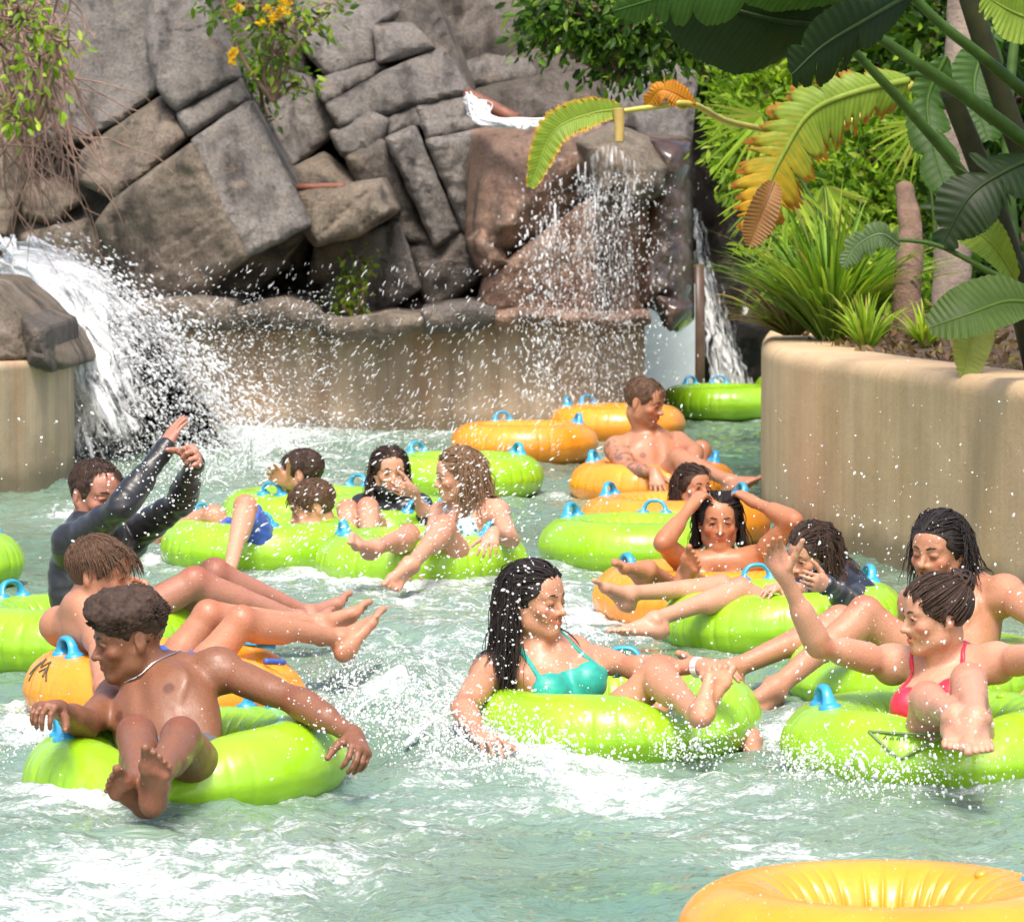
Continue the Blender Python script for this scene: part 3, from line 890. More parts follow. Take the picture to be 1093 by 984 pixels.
# fair haired woman
b = Body(18.27, 1.0, FAIR, .0065, True, hairc=(.14, .08, .05))
b.torso((502, 540, .1), (490, 632, -.05), (531, 547, -.2), (470, 550, .3), bust=.9)
b.arm('L', (546, 576, -1), (527, 568, -1), (518, 592, -1), (0, .8, -.5), .25, .14)
b.arm('R', (458, 585, -1), (440, 602, -1), (425, 608, -1), (0, .2, -1), .3)
b.leg('L', (474, 563, -1), (440, 602, -1), (425, 622, -1), (-.7, -.2, -.6))
b.leg('R', (436, 573, -1), (402, 584, -1), (386, 566, -1), (-.9, -.4, 0))
b.head((489, 507, .05), (-.9, -.15, -.15))
b.hair('long', H_BLOND, .012, 616, .27, .022, seed=12, back=.9, spread=.10)
b.bikini(C_AQUA, bust=.9)
b.briefs(C_AQUA)
b.build('fair haired woman in a pale patterned bikini with one hand hanging over her lime ring')

# tattooed man
b = Body(23.24, 1.08, TAN, .007, hairc=(.06, .035, .025))
b.torso((694, 466, .08), (700, 548, -.05), (724, 474, .2), (657, 479, -.05), muscle=1.2)
b.arm('R', (671, 502, -1), (699, 504, -1), (704, 530, -1), (0, .9, -.3), .15, .12)
b.arm('L', (742, 482, -1), (738, 502, -1), (722, 506, -1), (0, .2, -1), .4)
b.leg('R', (724, 489, -1), (778, 513, -1), (808, 496, -1), (.5, -.3, -.9))
b.leg('L', (748, 482, 1), (772, 514, 1), (800, 505, 1), (.5, -.2, -.9))
b.head((688, 429, .02), (.86, -.42, -.28), (-.05, 0, 1), smile=.3, beard=.6)
b.hair('short', H_BROWN, .008, 260, .03, .030, seed=13, lump=.004)
def _tattoo(V, C, b=b):
    for s0, s1 in ((b.J['shR'], b.J['elR']), (b.J['elR'], b.J['wrR'])):
        ab = s1 - s0; t = np.clip(((V - s0) @ ab) / (ab @ ab), 0, 1)
        d = np.linalg.norm(V - s0 - t[:, None] * ab, axis=1)
        n = fbm(V[:, 0] * 34, V[:, 1] * 34, V[:, 2] * 34, 3, 5)
        w = ((d < .075) & (n > .06) & (t < .93) & (t > .02))[:, None] * .6
        C = C * (1 - w) + np.array([.07, .075, .085]) * w
    return C
b.paint = [_tattoo]
b.shorts(C_BLACK)
b.build('bearded man with a tattooed arm resting on his orange ring')

# person behind the woman with raised elbows
b = Body(20.3, .98, TAN, .007, True, hairc=(.03, .02, .015))
b.torso((748, 556, .1), (742, 630, -.1), (786, 564, .1), (716, 566, .0), bust=.8)
b.arm('L', (842, 578, -1), (893, 590, -1), (924, 583, -1), (0, -.3, -1), .2, .16)
b.arm('R', (712, 602, -1), (690, 618, -1), (675, 622, -1), (0, .2, -1), .3)
b.leg('R', (706, 612, -1), (663, 612, -1), (634, 576, -1), (-.6, -.7, 0))
b.leg('L', (712, 622, -1), (648, 624, -1), (622, 641, -1), (-.6, -.4, -.6))
b.head((740, 521, .05), (.55, -.8, .05))
b.hair('long', H_DARK, .012, 420, .18, .026, seed=14, back=.8, spread=.10)
b.bikini(C_AQUA, bust=.8); b.briefs(C_AQUA)
b.build('dark haired woman half hidden behind the raised forearm, her arm stretched towards the wall')

# woman with both hands on her forehead
b = Body(16.74, 1.0, GOLD, .0055, True, hairc=(.02, .014, .012))
b.torso((768, 597, .08), (760, 690, -.05), (806, 598, .0), (732, 602, .0))
b.arm('R', (707, 580, -1), (738, 540, 1), (757, 514, 1), (.55, .6, -.45), .35, .10)
b.arm('L', (848, 556, -1), (803, 535, 1), (777, 517, 1), (-.55, .6, -.45), .35, .10)
b.leg('R', (737, 642, -1), (692, 607, -1), (662, 582, -1), (-.8, -.5, 0))
b.leg('L', (776, 648, -1), (735, 612, -1), (752, 575, -1), (-.25, -1, 0))
b.head((767, 557, .02), (.03, -1, -.04), smile=.1)
b.hair('long', H_BLACK, .009, 560, .33, .026, seed=15, back=.55, spread=.07)
b.bikini(C_LEAF, full=True); b.briefs(C_LEAF)
b.build('woman with long wet black hair, elbows out and both hands on her forehead')

# girl in navy
b = Body(15.74, .92, FAIR, .0055, True, hairc=(.03, .02, .016))
b.torso((894, 620, .08), (882, 692, -.0), (920, 634, -.2), (888, 624, .3), bust=.5)
b.arm('L', (905, 644, -1), (884, 625, -1), (856, 619, -1), (-.2, .95, .1), .35, .03)
b.arm('R', (858, 634, -1), (836, 626, -1), (806, 630, -1), (0, .2, -1), .25, .1)
b.leg('L', (790, 630, -1), (699, 661, -1), (650, 655, -1), (-.2, -.3, -1), lens=(1.1, 1.08))
b.leg('R', (770, 627, 1), (673, 633, -1), (641, 602, -1), (-.9, -.2, -.4), lens=(1.1, 1.08))
b.head((867, 592, .02), (-.80, -.56, -.30), (.1, 0, 1), smile=.5, scale=1.08)
b.hair('long', H_DARK, .012, 616, .24, .026, seed=16, back=.9, spread=.10)
b.cloth('rash_vest', C_NAVY, b.torso_region() + b.arm_region('L', .97) + b.arm_region('R', .5), .008, .003)
b.briefs(C_NAVY)
b.build('girl in a navy rash vest laughing behind her hand, wet brown hair down her back')

# long haired man
b = Body(14.06, 1.04, TAN, .0055, hairc=(.025, .016, .012))
b.torso((1027, 630, .1), (1002, 745, -.05), (1074, 634, -.05), (978, 645, .2))
b.arm('L', (1122, 664, -1), (1120, 720, -1), (1112, 750, -1), (0, .2, -1), .3)
b.arm('R', (962, 700, 1), (990, 720, -1), (1005, 726, -1), (0, .2, -1), .3)
b.leg('L', (924, 655, -1), (829, 733, -1), (797, 752, -1), (-.6, .1, -.7))
b.leg('R', (897, 664, 1), (782, 714, -1), (728, 678, -1), (-.9, -.3, -.3))
b.head((1002, 588, .02), (-.60, -.78, -.10), (.05, 0, 1), smile=.8, eyes=.4, beard=.7)
b.hair('long', H_BLACK, .013, 616, .19, .021, seed=17, back=.75, spread=.13)
b.shorts(C_BLACK)
b.build('man with dark shoulder length hair and beard, eyes lowered, sitting against the tan wall')

# woman in red bikini
b = Body(12.3, 1.0, FAIR, .0045, True, hairc=(.03, .018, .014))
b.torso((1008, 712, .12), (1010, 850, -.1), (1066, 706, -.05), (951, 708, .2), bust=1.15)
b.arm('R', (874, 690, -1), (837, 614, -1), (814, 566, -1), (.05, -1, .25), .16, .035, .35)
b.arm('L', (1126, 702, -1), (1165, 668, -1), (1190, 640, -1), (0, -1, .1), .1)
b.leg('R', (990, 748, -1), (1020, 764, -1), (1026, 776, -1), (0, .3, -1))
b.leg('L', (1034, 728, -1), (1042, 766, -1), (1046, 779, -1), (0, .3, -1))
b.head((999, 656, .05), (-.96, -.22, -.14), (.06, 0, 1), smile=.75)
b.hair('bun', H_DARK, .009, 420, .20, .034, seed=18)
b.bikini(C_RED, bust=1.15); b.briefs(C_RED)
b.build('woman in a red bikini with a hair bun, waving her right hand')
bc = b.hX(0, -.085, .085); mb = MB(); r2 = np.random.default_rng(5)
for i in range(70):
    a = nrm(r2.normal(size=3)); c2 = nrm(np.cross(a, r2.normal(size=3)))
    th = np.linspace(0, r2.uniform(2, 4.2), 14)[:, None]
    mb.add(*tube(bc + (a * np.cos(th) + c2 * np.sin(th)) * r2.uniform(.030, .046) * np.array([1, 1, .9]), np.linspace(.0062, .0030, 14), 5))
mb.build('hair_bun', H_DARK, b.o)

# woman in teal
b = Body(12.86, 1.0, (.50, .258, .155), .0045, True, hairc=(.025, .016, .013))
b.torso((578, 694, .05), (622, 812, -.02), (613, 698, .3), (520, 720, -.1), bust=.95)
b.arm('R', (494, 756, -1), (512, 786, -1), (536, 792, -1), (0, .2, -1), .3)
b.arm('L', (676, 713, -1), (748, 712, -1), (796, 714, -1), (0, .25, -1), .18, .06)
b.leg('R', (702, 720, -1), (745, 764, -1), (764, 716, 1), (.1, -1, 0))
b.leg('L', (738, 720, 1), (800, 788, -1), (825, 800, -1), (0, .1, -1))
b.head((571, 640, .02), (.82, -.57, -.06), (-.05, 0, 1), smile=.7, eyes=.4)
b.hair('long', H_BLACK, .010, 644, .36, .026, seed=19, back=.9, spread=.06)
b.bikini(C_TEAL, bust=.95, full=True); b.briefs(C_TEAL)
b.build('woman in a teal bikini top with long wet dark hair, laughing in her lime ring')
mb = MB(); w0 = b.J['wrL']; wd = nrm(b.J['wrL'] - b.J['elL']); a1 = nrm(np.cross(wd, (0, 0, 1))); a2 = np.cross(wd, a1)
th = np.linspace(0, 2 * math.pi, 25)[:, None]
for k in (-.006, 0, .006): mb.add(*tube(w0 - wd * (.012 + k) + (a1 * np.cos(th) + a2 * np.sin(th)) * .0275, .0042, 6))
mb.build('wristband', M_BAND, b.o)
# ------------------------------------------------------------------ swim rings
def vinyl(name, c1, c2):
    t = NT(name); v = t.coord()
    n = t.noise(5, 3, .5, v)
    t.P(Base_Color=t.ramp(n, [(.3, c1), (.7, c2)]), Roughness=t.ramp(t.noise(9, 3, .6, v), [(.3, .24), (.75, .42)]), Subsurface_Weight=.25, Subsurface_Scale=.05, Subsurface_Radius=(.8, 1.0, .25), Coat_Weight=.35, Coat_Roughness=.12)
    sc = t.noise(1.0, 5, .7, t.coord('Object', (60, 60, 14), (2, 3, 1)))
    t.P(Normal=t.bump(sc, .10, .004, t.bump(t.noise(16, 3, .5, v), .2, .02)))
    return t.m
LIME = vinyl('lime_vinyl', (.245, .49, .010), (.32, .58, .018))
ORANGE = vinyl('orange_vinyl', (.80, .265, .014), (.88, .35, .024))
BLUEH = simple('blue_handle_plastic', (.03, .33, .62), .3, .12, 10, Coat_Weight=.4)
PRINT = simple('printed_ink', (.06, .06, .035), .4, .1)
PRINTG = simple('printed_grey_ink', (.16, .24, .07), .4, .1)
PRINTB = simple('printed_blue_ink', (.05, .10, .42), .4, .1)
RC_, RM_ = .325, .135

def ring_point(phi, th, R=RC_, r=RM_):
    return np.array([(R + r * math.cos(th)) * math.cos(phi), (R + r * math.cos(th)) * math.sin(phi), r * .94 * math.sin(th)])

def make_ring(seed, sag=()):
    rg = np.random.default_rng(seed)
    nu, nv = 420, 44
    u = np.linspace(0, 2 * math.pi, nu, endpoint=False)[:, None]; v = np.linspace(0, 2 * math.pi, nv, endpoint=False)[None]
    # fluted creases that start at the outer and inner welded seams and fade out towards the crown
    ph = u * 34 + 1.2 * np.sin(u * 5 + seed) + .8 * np.sin(u * 11 + 2 * seed)
    out = np.exp(-((np.angle(np.exp(1j * (v - .0))) / .62) ** 2)); inn = np.exp(-((np.angle(np.exp(1j * (v - math.pi))) / .8) ** 2))
    amp = (.5 + .5 * vnoise(u * 3 + 5, u * 0 + seed, u * 0, seed) * 1.0)
    cre = -(1 - np.abs(np.sin(ph / 2))) ** 2.5
    r = RM_ * (1 + (cre * .085 * amp + .012) * out + (cre * .16 + .03) * inn)
    r = r * (1 + .010 * np.sin(u * 3 + seed) * np.cos(v * 2 + u))
    seam = .0035 * np.exp(-((np.angle(np.exp(1j * (v + .0))) / .06) ** 2)) + .0035 * np.exp(-((np.angle(np.exp(1j * (v - 2.9))) / .06) ** 2))
    r = r + seam
    sg = np.zeros_like(u)
    for a, w, d in sag:                              # where a body weighs the ring down
        sg = sg + d * np.exp(-(np.angle(np.exp(1j * (u - a))) / w) ** 2)
    X = (RC_ + r * np.cos(v)) * np.cos(u); Y = (RC_ + r * np.cos(v)) * np.sin(u); Z = r * .94 * np.sin(v) - sg * np.clip(np.sin(v) + .3, 0, 1.3)
    V = np.stack([X, Y, Z + 0 * X], -1).reshape(-1, 3)
    i = np.arange(nu)[:, None]; j = np.arange(nv)[None]; i2 = (i + 1) % nu; j2 = (j + 1) % nv
    F = np.stack([i * nv + j, i2 * nv + j, i2 * nv + j2, i * nv + j2], -1).reshape(-1, 4)
    return V, F

def handle_mesh(phi, th=1.45, size=1.0):
    """moulded grab handle: welded pad, two feet and a bowed grip along the ring"""
    mb = MB()
    c = ring_point(phi, th, r=RM_ + .002); tan = np.array([-math.sin(phi), math.cos(phi), 0.0])
    n = nrm(ring_point(phi, th, r=RM_ + .1) - ring_point(phi, th)); b = np.cross(tan, n)
    L = .062 * size
    path = [c - tan * L - n * .006, c - tan * L * .86 + n * .026, c - tan * L * .52 + n * .046, c + n * .051, c + tan * L * .52 + n * .046, c + tan * L * .86 + n * .026, c + tan * L - n * .006]
    pb = bez(path, 30)
    V, F = tube(pb, np.interp(np.linspace(0, 1, len(pb)), [0, .12, .3, .7, .88, 1], [.017, .0105, .0085, .0085, .0105, .017]), 10)
    # widen across the ring so the grip reads as a strap
    k = ((V - c) @ b)[:, None]; V = V + b * k * .75
    mb.add(V, F)
    pads = []
    for sgn in (1, -1):
        a = np.linspace(0, 2 * math.pi, 18, endpoint=False)
        o = c + tan * sgn * L
        rings = []
        for rr, hh in ((.034, -.012), (.033, .001), (.024, .006), (.012, .010)):
            rings.append(o + (np.cos(a)[:, None] * tan * rr * .9 + np.sin(a)[:, None] * b * rr) + n * hh)
        Vp = np.concatenate(rings + [[o + n * .011]]); m = 18
        Fq = [np.stack([np.arange(m) + q * m, (np.arange(m) + 1) % m + q * m, (np.arange(m) + 1) % m + (q + 1) * m, np.arange(m) + (q + 1) * m], -1) for q in range(3)]
        Ft = np.stack([np.arange(m) + 3 * m, (np.arange(m) + 1) % m + 3 * m, np.full(m, 4 * m)], -1)
        pm = MB(); pm.add(Vp, [np.concatenate(Fq), Ft]); pads.append(pm)
    return mb, pads

def line_on_ring(pts, rad=.0035):
    """printed line: thin raised strip following the vinyl; pts = (phi, th)"""
    p = np.array([ring_point(a, t, r=RM_ + .0012) for a, t in pts])
    return tube(p, rad, 6)

def swim_ring(cx, D, colr, label, sink=.03, rotz=0.0, tilt=(0, 0), seed=1, handles=(0.0, math.pi), sag=(), scale=1.0):
    V, F = make_ring(seed, sag)
    o = mesh_obj('swim_ring', V, F, LIME if colr == 'lime' else ORANGE)
    for h in handles:
        hm, pads = handle_mesh(h, size=.86); ho = hm.build('grab_handle', BLUEH, o)
        for pm in pads: pm.build('handle_pad', BLUEH, ho)
    # filling valve on the upper side
    vm = MB(); c = ring_point(handles[0] + .62, 1.9, r=RM_ - .004); n = nrm(ring_point(handles[0] + .62, 1.9, r=RM_ + .1) - c)
    vm.add(*tube([c, c + n * .006, c + n * .012, c + n * .013], [.016, .016, .010, .004], 14)); vm.build('air_valve', o.data.materials[0], o)
    p = PZ(cx, 206 + F_PX * CAM_H / D, 0.0)
    o.location = (p[0], D, .035 + sink); o.rotation_euler = (tilt[0], tilt[1], rotz); o.scale = (scale,) * 3
    RINGS.append((p[0], D)); rb = np.random.default_rng(seed); q = V[rb.integers(0, len(V), 700)]; q = q[q[:, 2] > .0]; ca, sa = math.cos(rotz), math.sin(rotz); BEADS.append(np.stack([q[:, 0] * ca - q[:, 1] * sa + p[0], q[:, 0] * sa + q[:, 1] * ca + D, q[:, 2] + .035 + sink], -1) if tilt == (0, 0) else np.zeros((0, 3))); tag(o, label, 'swim ring', 'inflatable swim rings on the river')
    return o

RINGS = []; R_ = math.radians
rA = swim_ring(197, 11.87, 'lime', 'lime ring in front at the left, carrying the boy with dark curls', -.01, .1, (0, R_(-4)), 1, (.82, math.pi + .1), [(-1.9, .42, .07)])
rB = swim_ring(175, 13.74, 'orange', 'orange ring behind the curly haired boy, with a zigzag print at its left end', .0, .2, (0, 0), 2, (.3, math.pi + .3), [(-.2, .45, .06)])
rC = swim_ring(81, 15.13, 'lime', 'lime ring under the man in the black long sleeved vest', .02, .1, (0, 0), 3, (-.1, math.pi - .8))
rD = swim_ring(-90, 18.06, 'lime', 'lime ring cut off by the left edge of the picture', .03, .5, (0, 0), 4)
rE = swim_ring(280, 19.0, 'lime', 'lime ring carrying the boy in blue shorts', .02, .7, (0, 0), 5, (1.9, math.pi + .9))
rF = swim_ring(334, 20.75, 'lime', 'lime ring behind the boy in blue shorts', .03, .3, (0, 0), 6, (.6, math.pi + .7))
rG = swim_ring(412, 19.9, 'lime', 'lime ring under the woman in the black t-shirt', .03, .3, (R_(3), 0), 7, (-1.4, -.9))
rH = swim_ring(450, 18.27, 'lime', 'lime ring under the fair haired woman', .02, .4, (0, 0), 8, (-.9, math.pi - .2))
rI = swim_ring(492, 23.4, 'lime', 'empty lime ring beyond the fair haired woman, in front of the orange pair', .04, .2, (0, 0), 9, (.2, 2.2))
rJ = swim_ring(560, 26.4, 'orange', 'empty orange ring floating left of the other empty orange one', .05, 1.0, (0, 0), 10, (-.8, 1.0))
rK = swim_ring(659, 28.6, 'orange', 'empty orange ring behind the tattooed man, the farther of two empty orange ones', .05, .8, (0, 0), 11, (1.4, 2.2))
rL = swim_ring(771, 31.4, 'lime', 'empty lime ring at the mouth of the dark cave', .06, .4, (0, 0), 12, (1.2, 1.9))
rM = swim_ring(866, 33.4, 'lime', 'farthest lime ring, mostly hidden by the planter wall end', .06, .4, (0, 0), 13, (2.9, 2.4))
rN = swim_ring(697, 23.24, 'orange', 'orange ring under the bearded tattooed man', .01, .2, (0, 0), 14, (-.1, math.pi - .5))
rO = swim_ring(720, 20.3, 'orange', 'orange ring behind the two women by the wall, mostly hidden', .03, .1, (0, 0), 15, (.2, 2.6))
rP = swim_ring(684, 18.93, 'lime', 'lime ring left of the two dark haired women, with two blue handles showing', .03, .2, (0, 0), 16, (1.15, math.pi - .65))
rQ = swim_ring(756, 16.74, 'orange', 'orange ring under the woman with hands on her forehead', .01, .0, (0, 0), 17, (.3, math.pi + .35))
rR = swim_ring(836, 15.74, 'lime', 'lime ring carrying the girl in the navy vest', .02, .0, (0, R_(-3)), 18, (1.78, .2))
rS = swim_ring(987, 14.06, 'lime', 'lime ring under the long haired man, behind the woman in red', .0, .0, (0, 0), 19, (.9, 2.2), [(math.pi + .55, .4, .05)])
rT = swim_ring(1003, 12.3, 'lime', 'lime ring printed with a grey triangle, under the woman in red', .0, .0, (0, 0), 20, (.12, math.pi + .18), [(-1.5, .35, .05)])
rU = swim_ring(652, 12.86, 'lime', 'lime ring carrying the woman in the teal top', .0, .3, (0, R_(-3)), 21, (1.1, 2.7), [(-1.2, .4, .06)])
rV = swim_ring(946, 9.25, 'orange', 'empty orange ring cut by the bottom edge of the picture, nearest of all', -.035, .4, (0, 0), 22, (-.42,))

# prints on the vinyl
mb = MB()
tri = [(-2.15, .72), (-1.62, .72), (-1.90, .12)]
for a, b2 in zip(tri, tri[1:] + tri[:1]): mb.add(*line_on_ring([(a[0] + (b2[0] - a[0]) * k / 14, a[1] + (b2[1] - a[1]) * k / 14) for k in range(15)], .0045))
tri2 = [(-2.05, .62), (-1.72, .62)]
for k in range(7):
    x = -2.03 + k * .045
    mb.add(*line_on_ring([(x, .56), (x + .012, .66), (x + .022, .56)], .002))
mb.build('triangle_print', PRINTG, rT)
mb = MB(); a0 = math.pi + .35
for zz in ([(0, 1.0), (.10, .72), (.16, .95), (.30, .40)], [(-.05, .45), (.02, .95), (.0, .3)], [(.12, .6), (.2, .75), (.22, .5)]):
    pts = []
    for a, b2 in zip(zz[:-1], zz[1:]): pts += [(a0 - .2 + a[0] + (b2[0] - a[0]) * k / 6, a[1] + (b2[1] - a[1]) * k / 6) for k in range(7)]
    mb.add(*line_on_ring(pts, .0035))
mb.build('zigzag_print', PRINT, rB)
mb = MB()
mb.add(*line_on_ring([(-.55 - .2 + k * .03, 1.0 - k * .02) for k in range(9)], .010))
mb.build('blue_print', PRINTB, rB)
# ------------------------------------------------------------------ rocks, walls, cave
def rock_mat(name, c_lo, c_mid, c_hi, moss=0.0, wet=0.0, rough=.85):
    t = NT(name); v = t.coord()
    n1 = t.noise(1.6, 8, .62, v, .4); n2 = t.noise(9, 6, .65, v); n3 = t.noise(46, 4, .6, v)
    c = t.ramp(n1, [(.28, c_lo), (.5, c_mid), (.72, c_hi)])
    c = t.mix(.42, c, t.ramp(n2, [(.25, .38), (.75, 1.0)]), 'MULTIPLY')
    c = t.mix(.42, c, t.ramp(n3, [(.35, .25), (.58, 1.1)]), 'MULTIPLY')
    c = t.mix(.30, c, t.ramp(t.noise(150, 3, .7, v), [(.35, .35), (.6, 1.15)]), 'MULTIPLY')
    vs = t.coord('Object', (5.0, 5.0, .6))
    st = t.noise(1.0, 5, .6, vs)
    c = t.mix(t.ramp(st, [(.50, 0), (.66, .8)]), c, (.06, .05, .044))
    c = t.mix(.45, c, t.ramp(t.noise(.75, 6, .62, t.coord('Object', (1, 1, .8), (9, 4, 2)), .6), [(.36, .42), (.62, 1.08)]), 'MULTIPLY')
    lich = t.noise(5.5, 6, .7, t.coord('Object', (1, 1, 1), (3, 7, 1)))
    c = t.mix(t.ramp(lich, [(.56, 0), (.70, .55)]), c, (.50, .385, .27))
    if moss:
        mo = t.noise(2.4, 6, .65, t.coord('Object', (1, 1, 1.6), (11, 2, 5)))
        c = t.mix(t.ramp(mo, [(.50, 0), (.62, moss)]), c, (.075, .075, .025))
    t.P(Base_Color=c, Roughness=rough)
    if wet: t.P(Coat_Weight=wet, Coat_Roughness=.12)
    b = t.bump(t.noise(5.5, 10, .74, v), 1.0, .16)
    t.P(Normal=t.bump(t.noise(60, 5, .75, v), 1.0, .020, b))
    return t.m
ROCK_GREY = rock_mat('rock_grey', (.31, .285, .262), (.45, .41, .37), (.58, .53, .48))
ROCK_BROWN = rock_mat('rock_brown', (.33, .265, .20), (.48, .39, .30), (.62, .52, .41), .4)
ROCK_DARK = rock_mat('rock_dark', (.19, .168, .148), (.31, .27, .235), (.43, .375, .325), .3)
ROCK_RED = rock_mat('rock_red', (.46, .255, .165), (.62, .385, .27), (.70, .50, .38), .15, .2)
ROCK_PALE = rock_mat('rock_pale', (.38, .29, .20), (.54, .44, .33), (.66, .57, .46), .2)
ROCK_WET = rock_mat('rock_wet_brown', (.10, .045, .025), (.24, .12, .065), (.42, .25, .16), .0, .9, .35)

def in_poly(pts, poly):
    x, y = pts[:, 0], pts[:, 1]; ins = np.zeros(len(pts), bool); n = len(poly)
    for i in range(n):
        x1, y1 = poly[i]; x2, y2 = poly[(i + 1) % n]
        c = ((y1 > y) != (y2 > y)) & (x < (x2 - x1) * (y - y1) / (y2 - y1 + 1e-12) + x1)
        ins ^= c
    return ins

def edge_dist(pts, poly):
    d = np.full(len(pts), 1e9); n = len(poly)
    for i in range(n):
        a = poly[i]; b = poly[(i + 1) % n]; ab = b - a
        t = np.clip(((pts - a) @ ab) / max(1e-9, ab @ ab), 0, 1)
        d = np.minimum(d, np.linalg.norm(pts - a - t[:, None] * ab, axis=1))
    return d

def unproj(xy, D):
    xy = np.asarray(xy, float); D = np.broadcast_to(np.asarray(D, float), (len(xy),))
    r = FWD[None] + RGT[None] * ((xy[:, :1] - 546.5) / F_PX) + UPV[None] * ((492.0 - xy[:, 1:2]) / F_PX)
    return CAM + D[:, None] * r

def rock_block(poly, D0, gx=0, gy=0, bulge=.07, w=6, rough=.12, step=4.5, depth=1.4, seed=1):
    rg = np.random.default_rng(seed)
    poly = np.asarray(poly, float); c = poly.mean(0)
    poly = poly + 4.2 * (poly - c) / np.linalg.norm(poly - c, axis=1)[:, None]
    # resample and roughen the outline
    B = []
    n = len(poly)
    for i in range(n):
        a, b = poly[i], poly[(i + 1) % n]; L = np.linalg.norm(b - a); m = max(2, int(L / step))
        t = np.linspace(0, 1, m, endpoint=False)[:, None]; q = a + (b - a) * t
        nn = np.array([-(b - a)[1], (b - a)[0]]) / max(L, 1e-6)
        q = q + nn * (1.5 * vnoise(q[:, 0] / 12 + seed, q[:, 1] / 12, 0 * q[:, 0], seed) * np.sin(np.pi * t[:, 0]))[:, None]
        B.append(q)
    B = np.concatenate(B)
    # round the corners a little
    for _ in range(1): B = .5 * B + .25 * (np.roll(B, 1, 0) + np.roll(B, -1, 0))
    lo, hi = B.min(0), B.max(0)
    gx_, gy_ = np.meshgrid(np.arange(lo[0], hi[0], step), np.arange(lo[1], hi[1], step))
    I = np.stack([gx_.ravel(), gy_.ravel()], -1) + rg.uniform(-.3, .3, (gx_.size, 2)) * step
    ok = in_poly(I, B); I = I[ok]; I = I[edge_dist(I, B) > step * .45]
    pts = np.concatenate([B, I]); nb = len(B)
    r = delaunay_2d_cdt([Vector(p) for p in pts], [(i, (i + 1) % nb) for i in range(nb)], [], 1, 1e-5)
    p2 = np.array([tuple(v) for v in r[0]]); F = np.array([f for f in r[2] if len(f) == 3], int)
    d = edge_dist(p2, B)
    s = F_PX / D0
    D = D0 + gx * (p2[:, 0] - c[0]) / 100 + gy * (p2[:, 1] - c[1]) / 100
    D = D + bulge * np.exp(-d / w) ** 1.0 + bulge * .5 * np.exp(-d / (w * .3))
    X = p2 / s
    D = D - rough * fbm(X[:, 0] * 2.2, X[:, 1] * 2.2, 0 * X[:, 0] + seed * .7, 5, seed) - .35 * rough * np.abs(fbm(X[:, 0] * 7, X[:, 1] * 7, 0 * X[:, 0], 3, seed + 5))
    # a few bedding cracks and chips inside the face
    for k in range(2):
        ang = rg.uniform(0, 3.14); off = rg.uniform(-.35, .35) * np.ptp(B @ np.array([math.cos(ang), math.sin(ang)]))
        q = (p2 - c) @ np.array([math.cos(ang), math.sin(ang)]) - off + 6 * vnoise(X[:, 0] * 2, X[:, 1] * 2, 0 * X[:, 0] + k, seed)
        D = D + .035 * np.clip(vnoise(X[:, 0] * 1.5, X[:, 1] * 1.5, 0 * X[:, 0] + 3 * k, seed + 2) + .2, 0, 1) * np.exp(-(q / 2.6) ** 2) - .03 * (q > 0)
    V = unproj(p2, D)
    # sides run back into the cliff
    bid = [i for i in range(len(p2)) if d[i] < 1e-3]
    # boundary loop via edges used once
    from collections import Counter
    cnt = Counter()
    for f in F:
        for a, b in ((f[0], f[1]), (f[1], f[2]), (f[2], f[0])): cnt[(min(a, b), max(a, b))] += 1
    be = [(a, b) for f in F for a, b in ((f[0], f[1]), (f[1], f[2]), (f[2], f[0])) if cnt[(min(a, b), max(a, b))] == 1]
    bv = sorted({a for e in be for a in e}); mp = {a: len(V) + i for i, a in enumerate(bv)}
    back = unproj(p2[bv], D[bv] + depth)
    # parallel run back (no widening with distance)
    back = V[bv] + np.array([0, depth, 0]) + (np.array([X[bv, 0] - c[0] / s, 0 * X[bv, 0], -(X[bv, 1] - c[1] / s)]).T) * .05
    V = np.concatenate([V, back])
    Q = np.array([(b, a, mp[a], mp[b]) for a, b in be])
    return V, F, Q

def orient(V, F, Q):
    # make front faces look at the camera side
    n = np.cross(V[F[:, 1]] - V[F[:, 0]], V[F[:, 2]] - V[F[:, 0]]).sum(0)
    if n[1] > 0: F = F[:, ::-1]; Q = Q[:, ::-1]
    return F, Q

def formation(label, blocks, seed0, backing=None):
    root = empty('rock_outcrop', PZ(np.mean([np.mean([p[0] for p in b[0]]) for b in blocks]), 440, 0) * np.array([1, 0, 1]) + np.array([0, blocks[0][1], 0]))
    tag(root, label, 'rock', 'rocks of the cliff')
    inv = np.array(root.location)
    for i, b in enumerate(blocks):
        poly, D0, gx, gy, mat = b[:5]; kw = b[5] if len(b) > 5 else {}
        V, F, Q = rock_block(poly, D0, gx, gy, seed=seed0 + i * 7, **kw)
        F, Q = orient(V, F, Q)
        mesh_obj('rock_block', V - inv, [F, Q], mat, root)
    if backing:
        V, F, Q = rock_block(backing[0], backing[1], 0, -.2, seed=seed0 + 3, step=9, depth=.6, bulge=.15); F, Q = orient(V, F, Q); mesh_obj('rock_core', V - inv, [F, Q], ROCK_DARK, root)
    return root

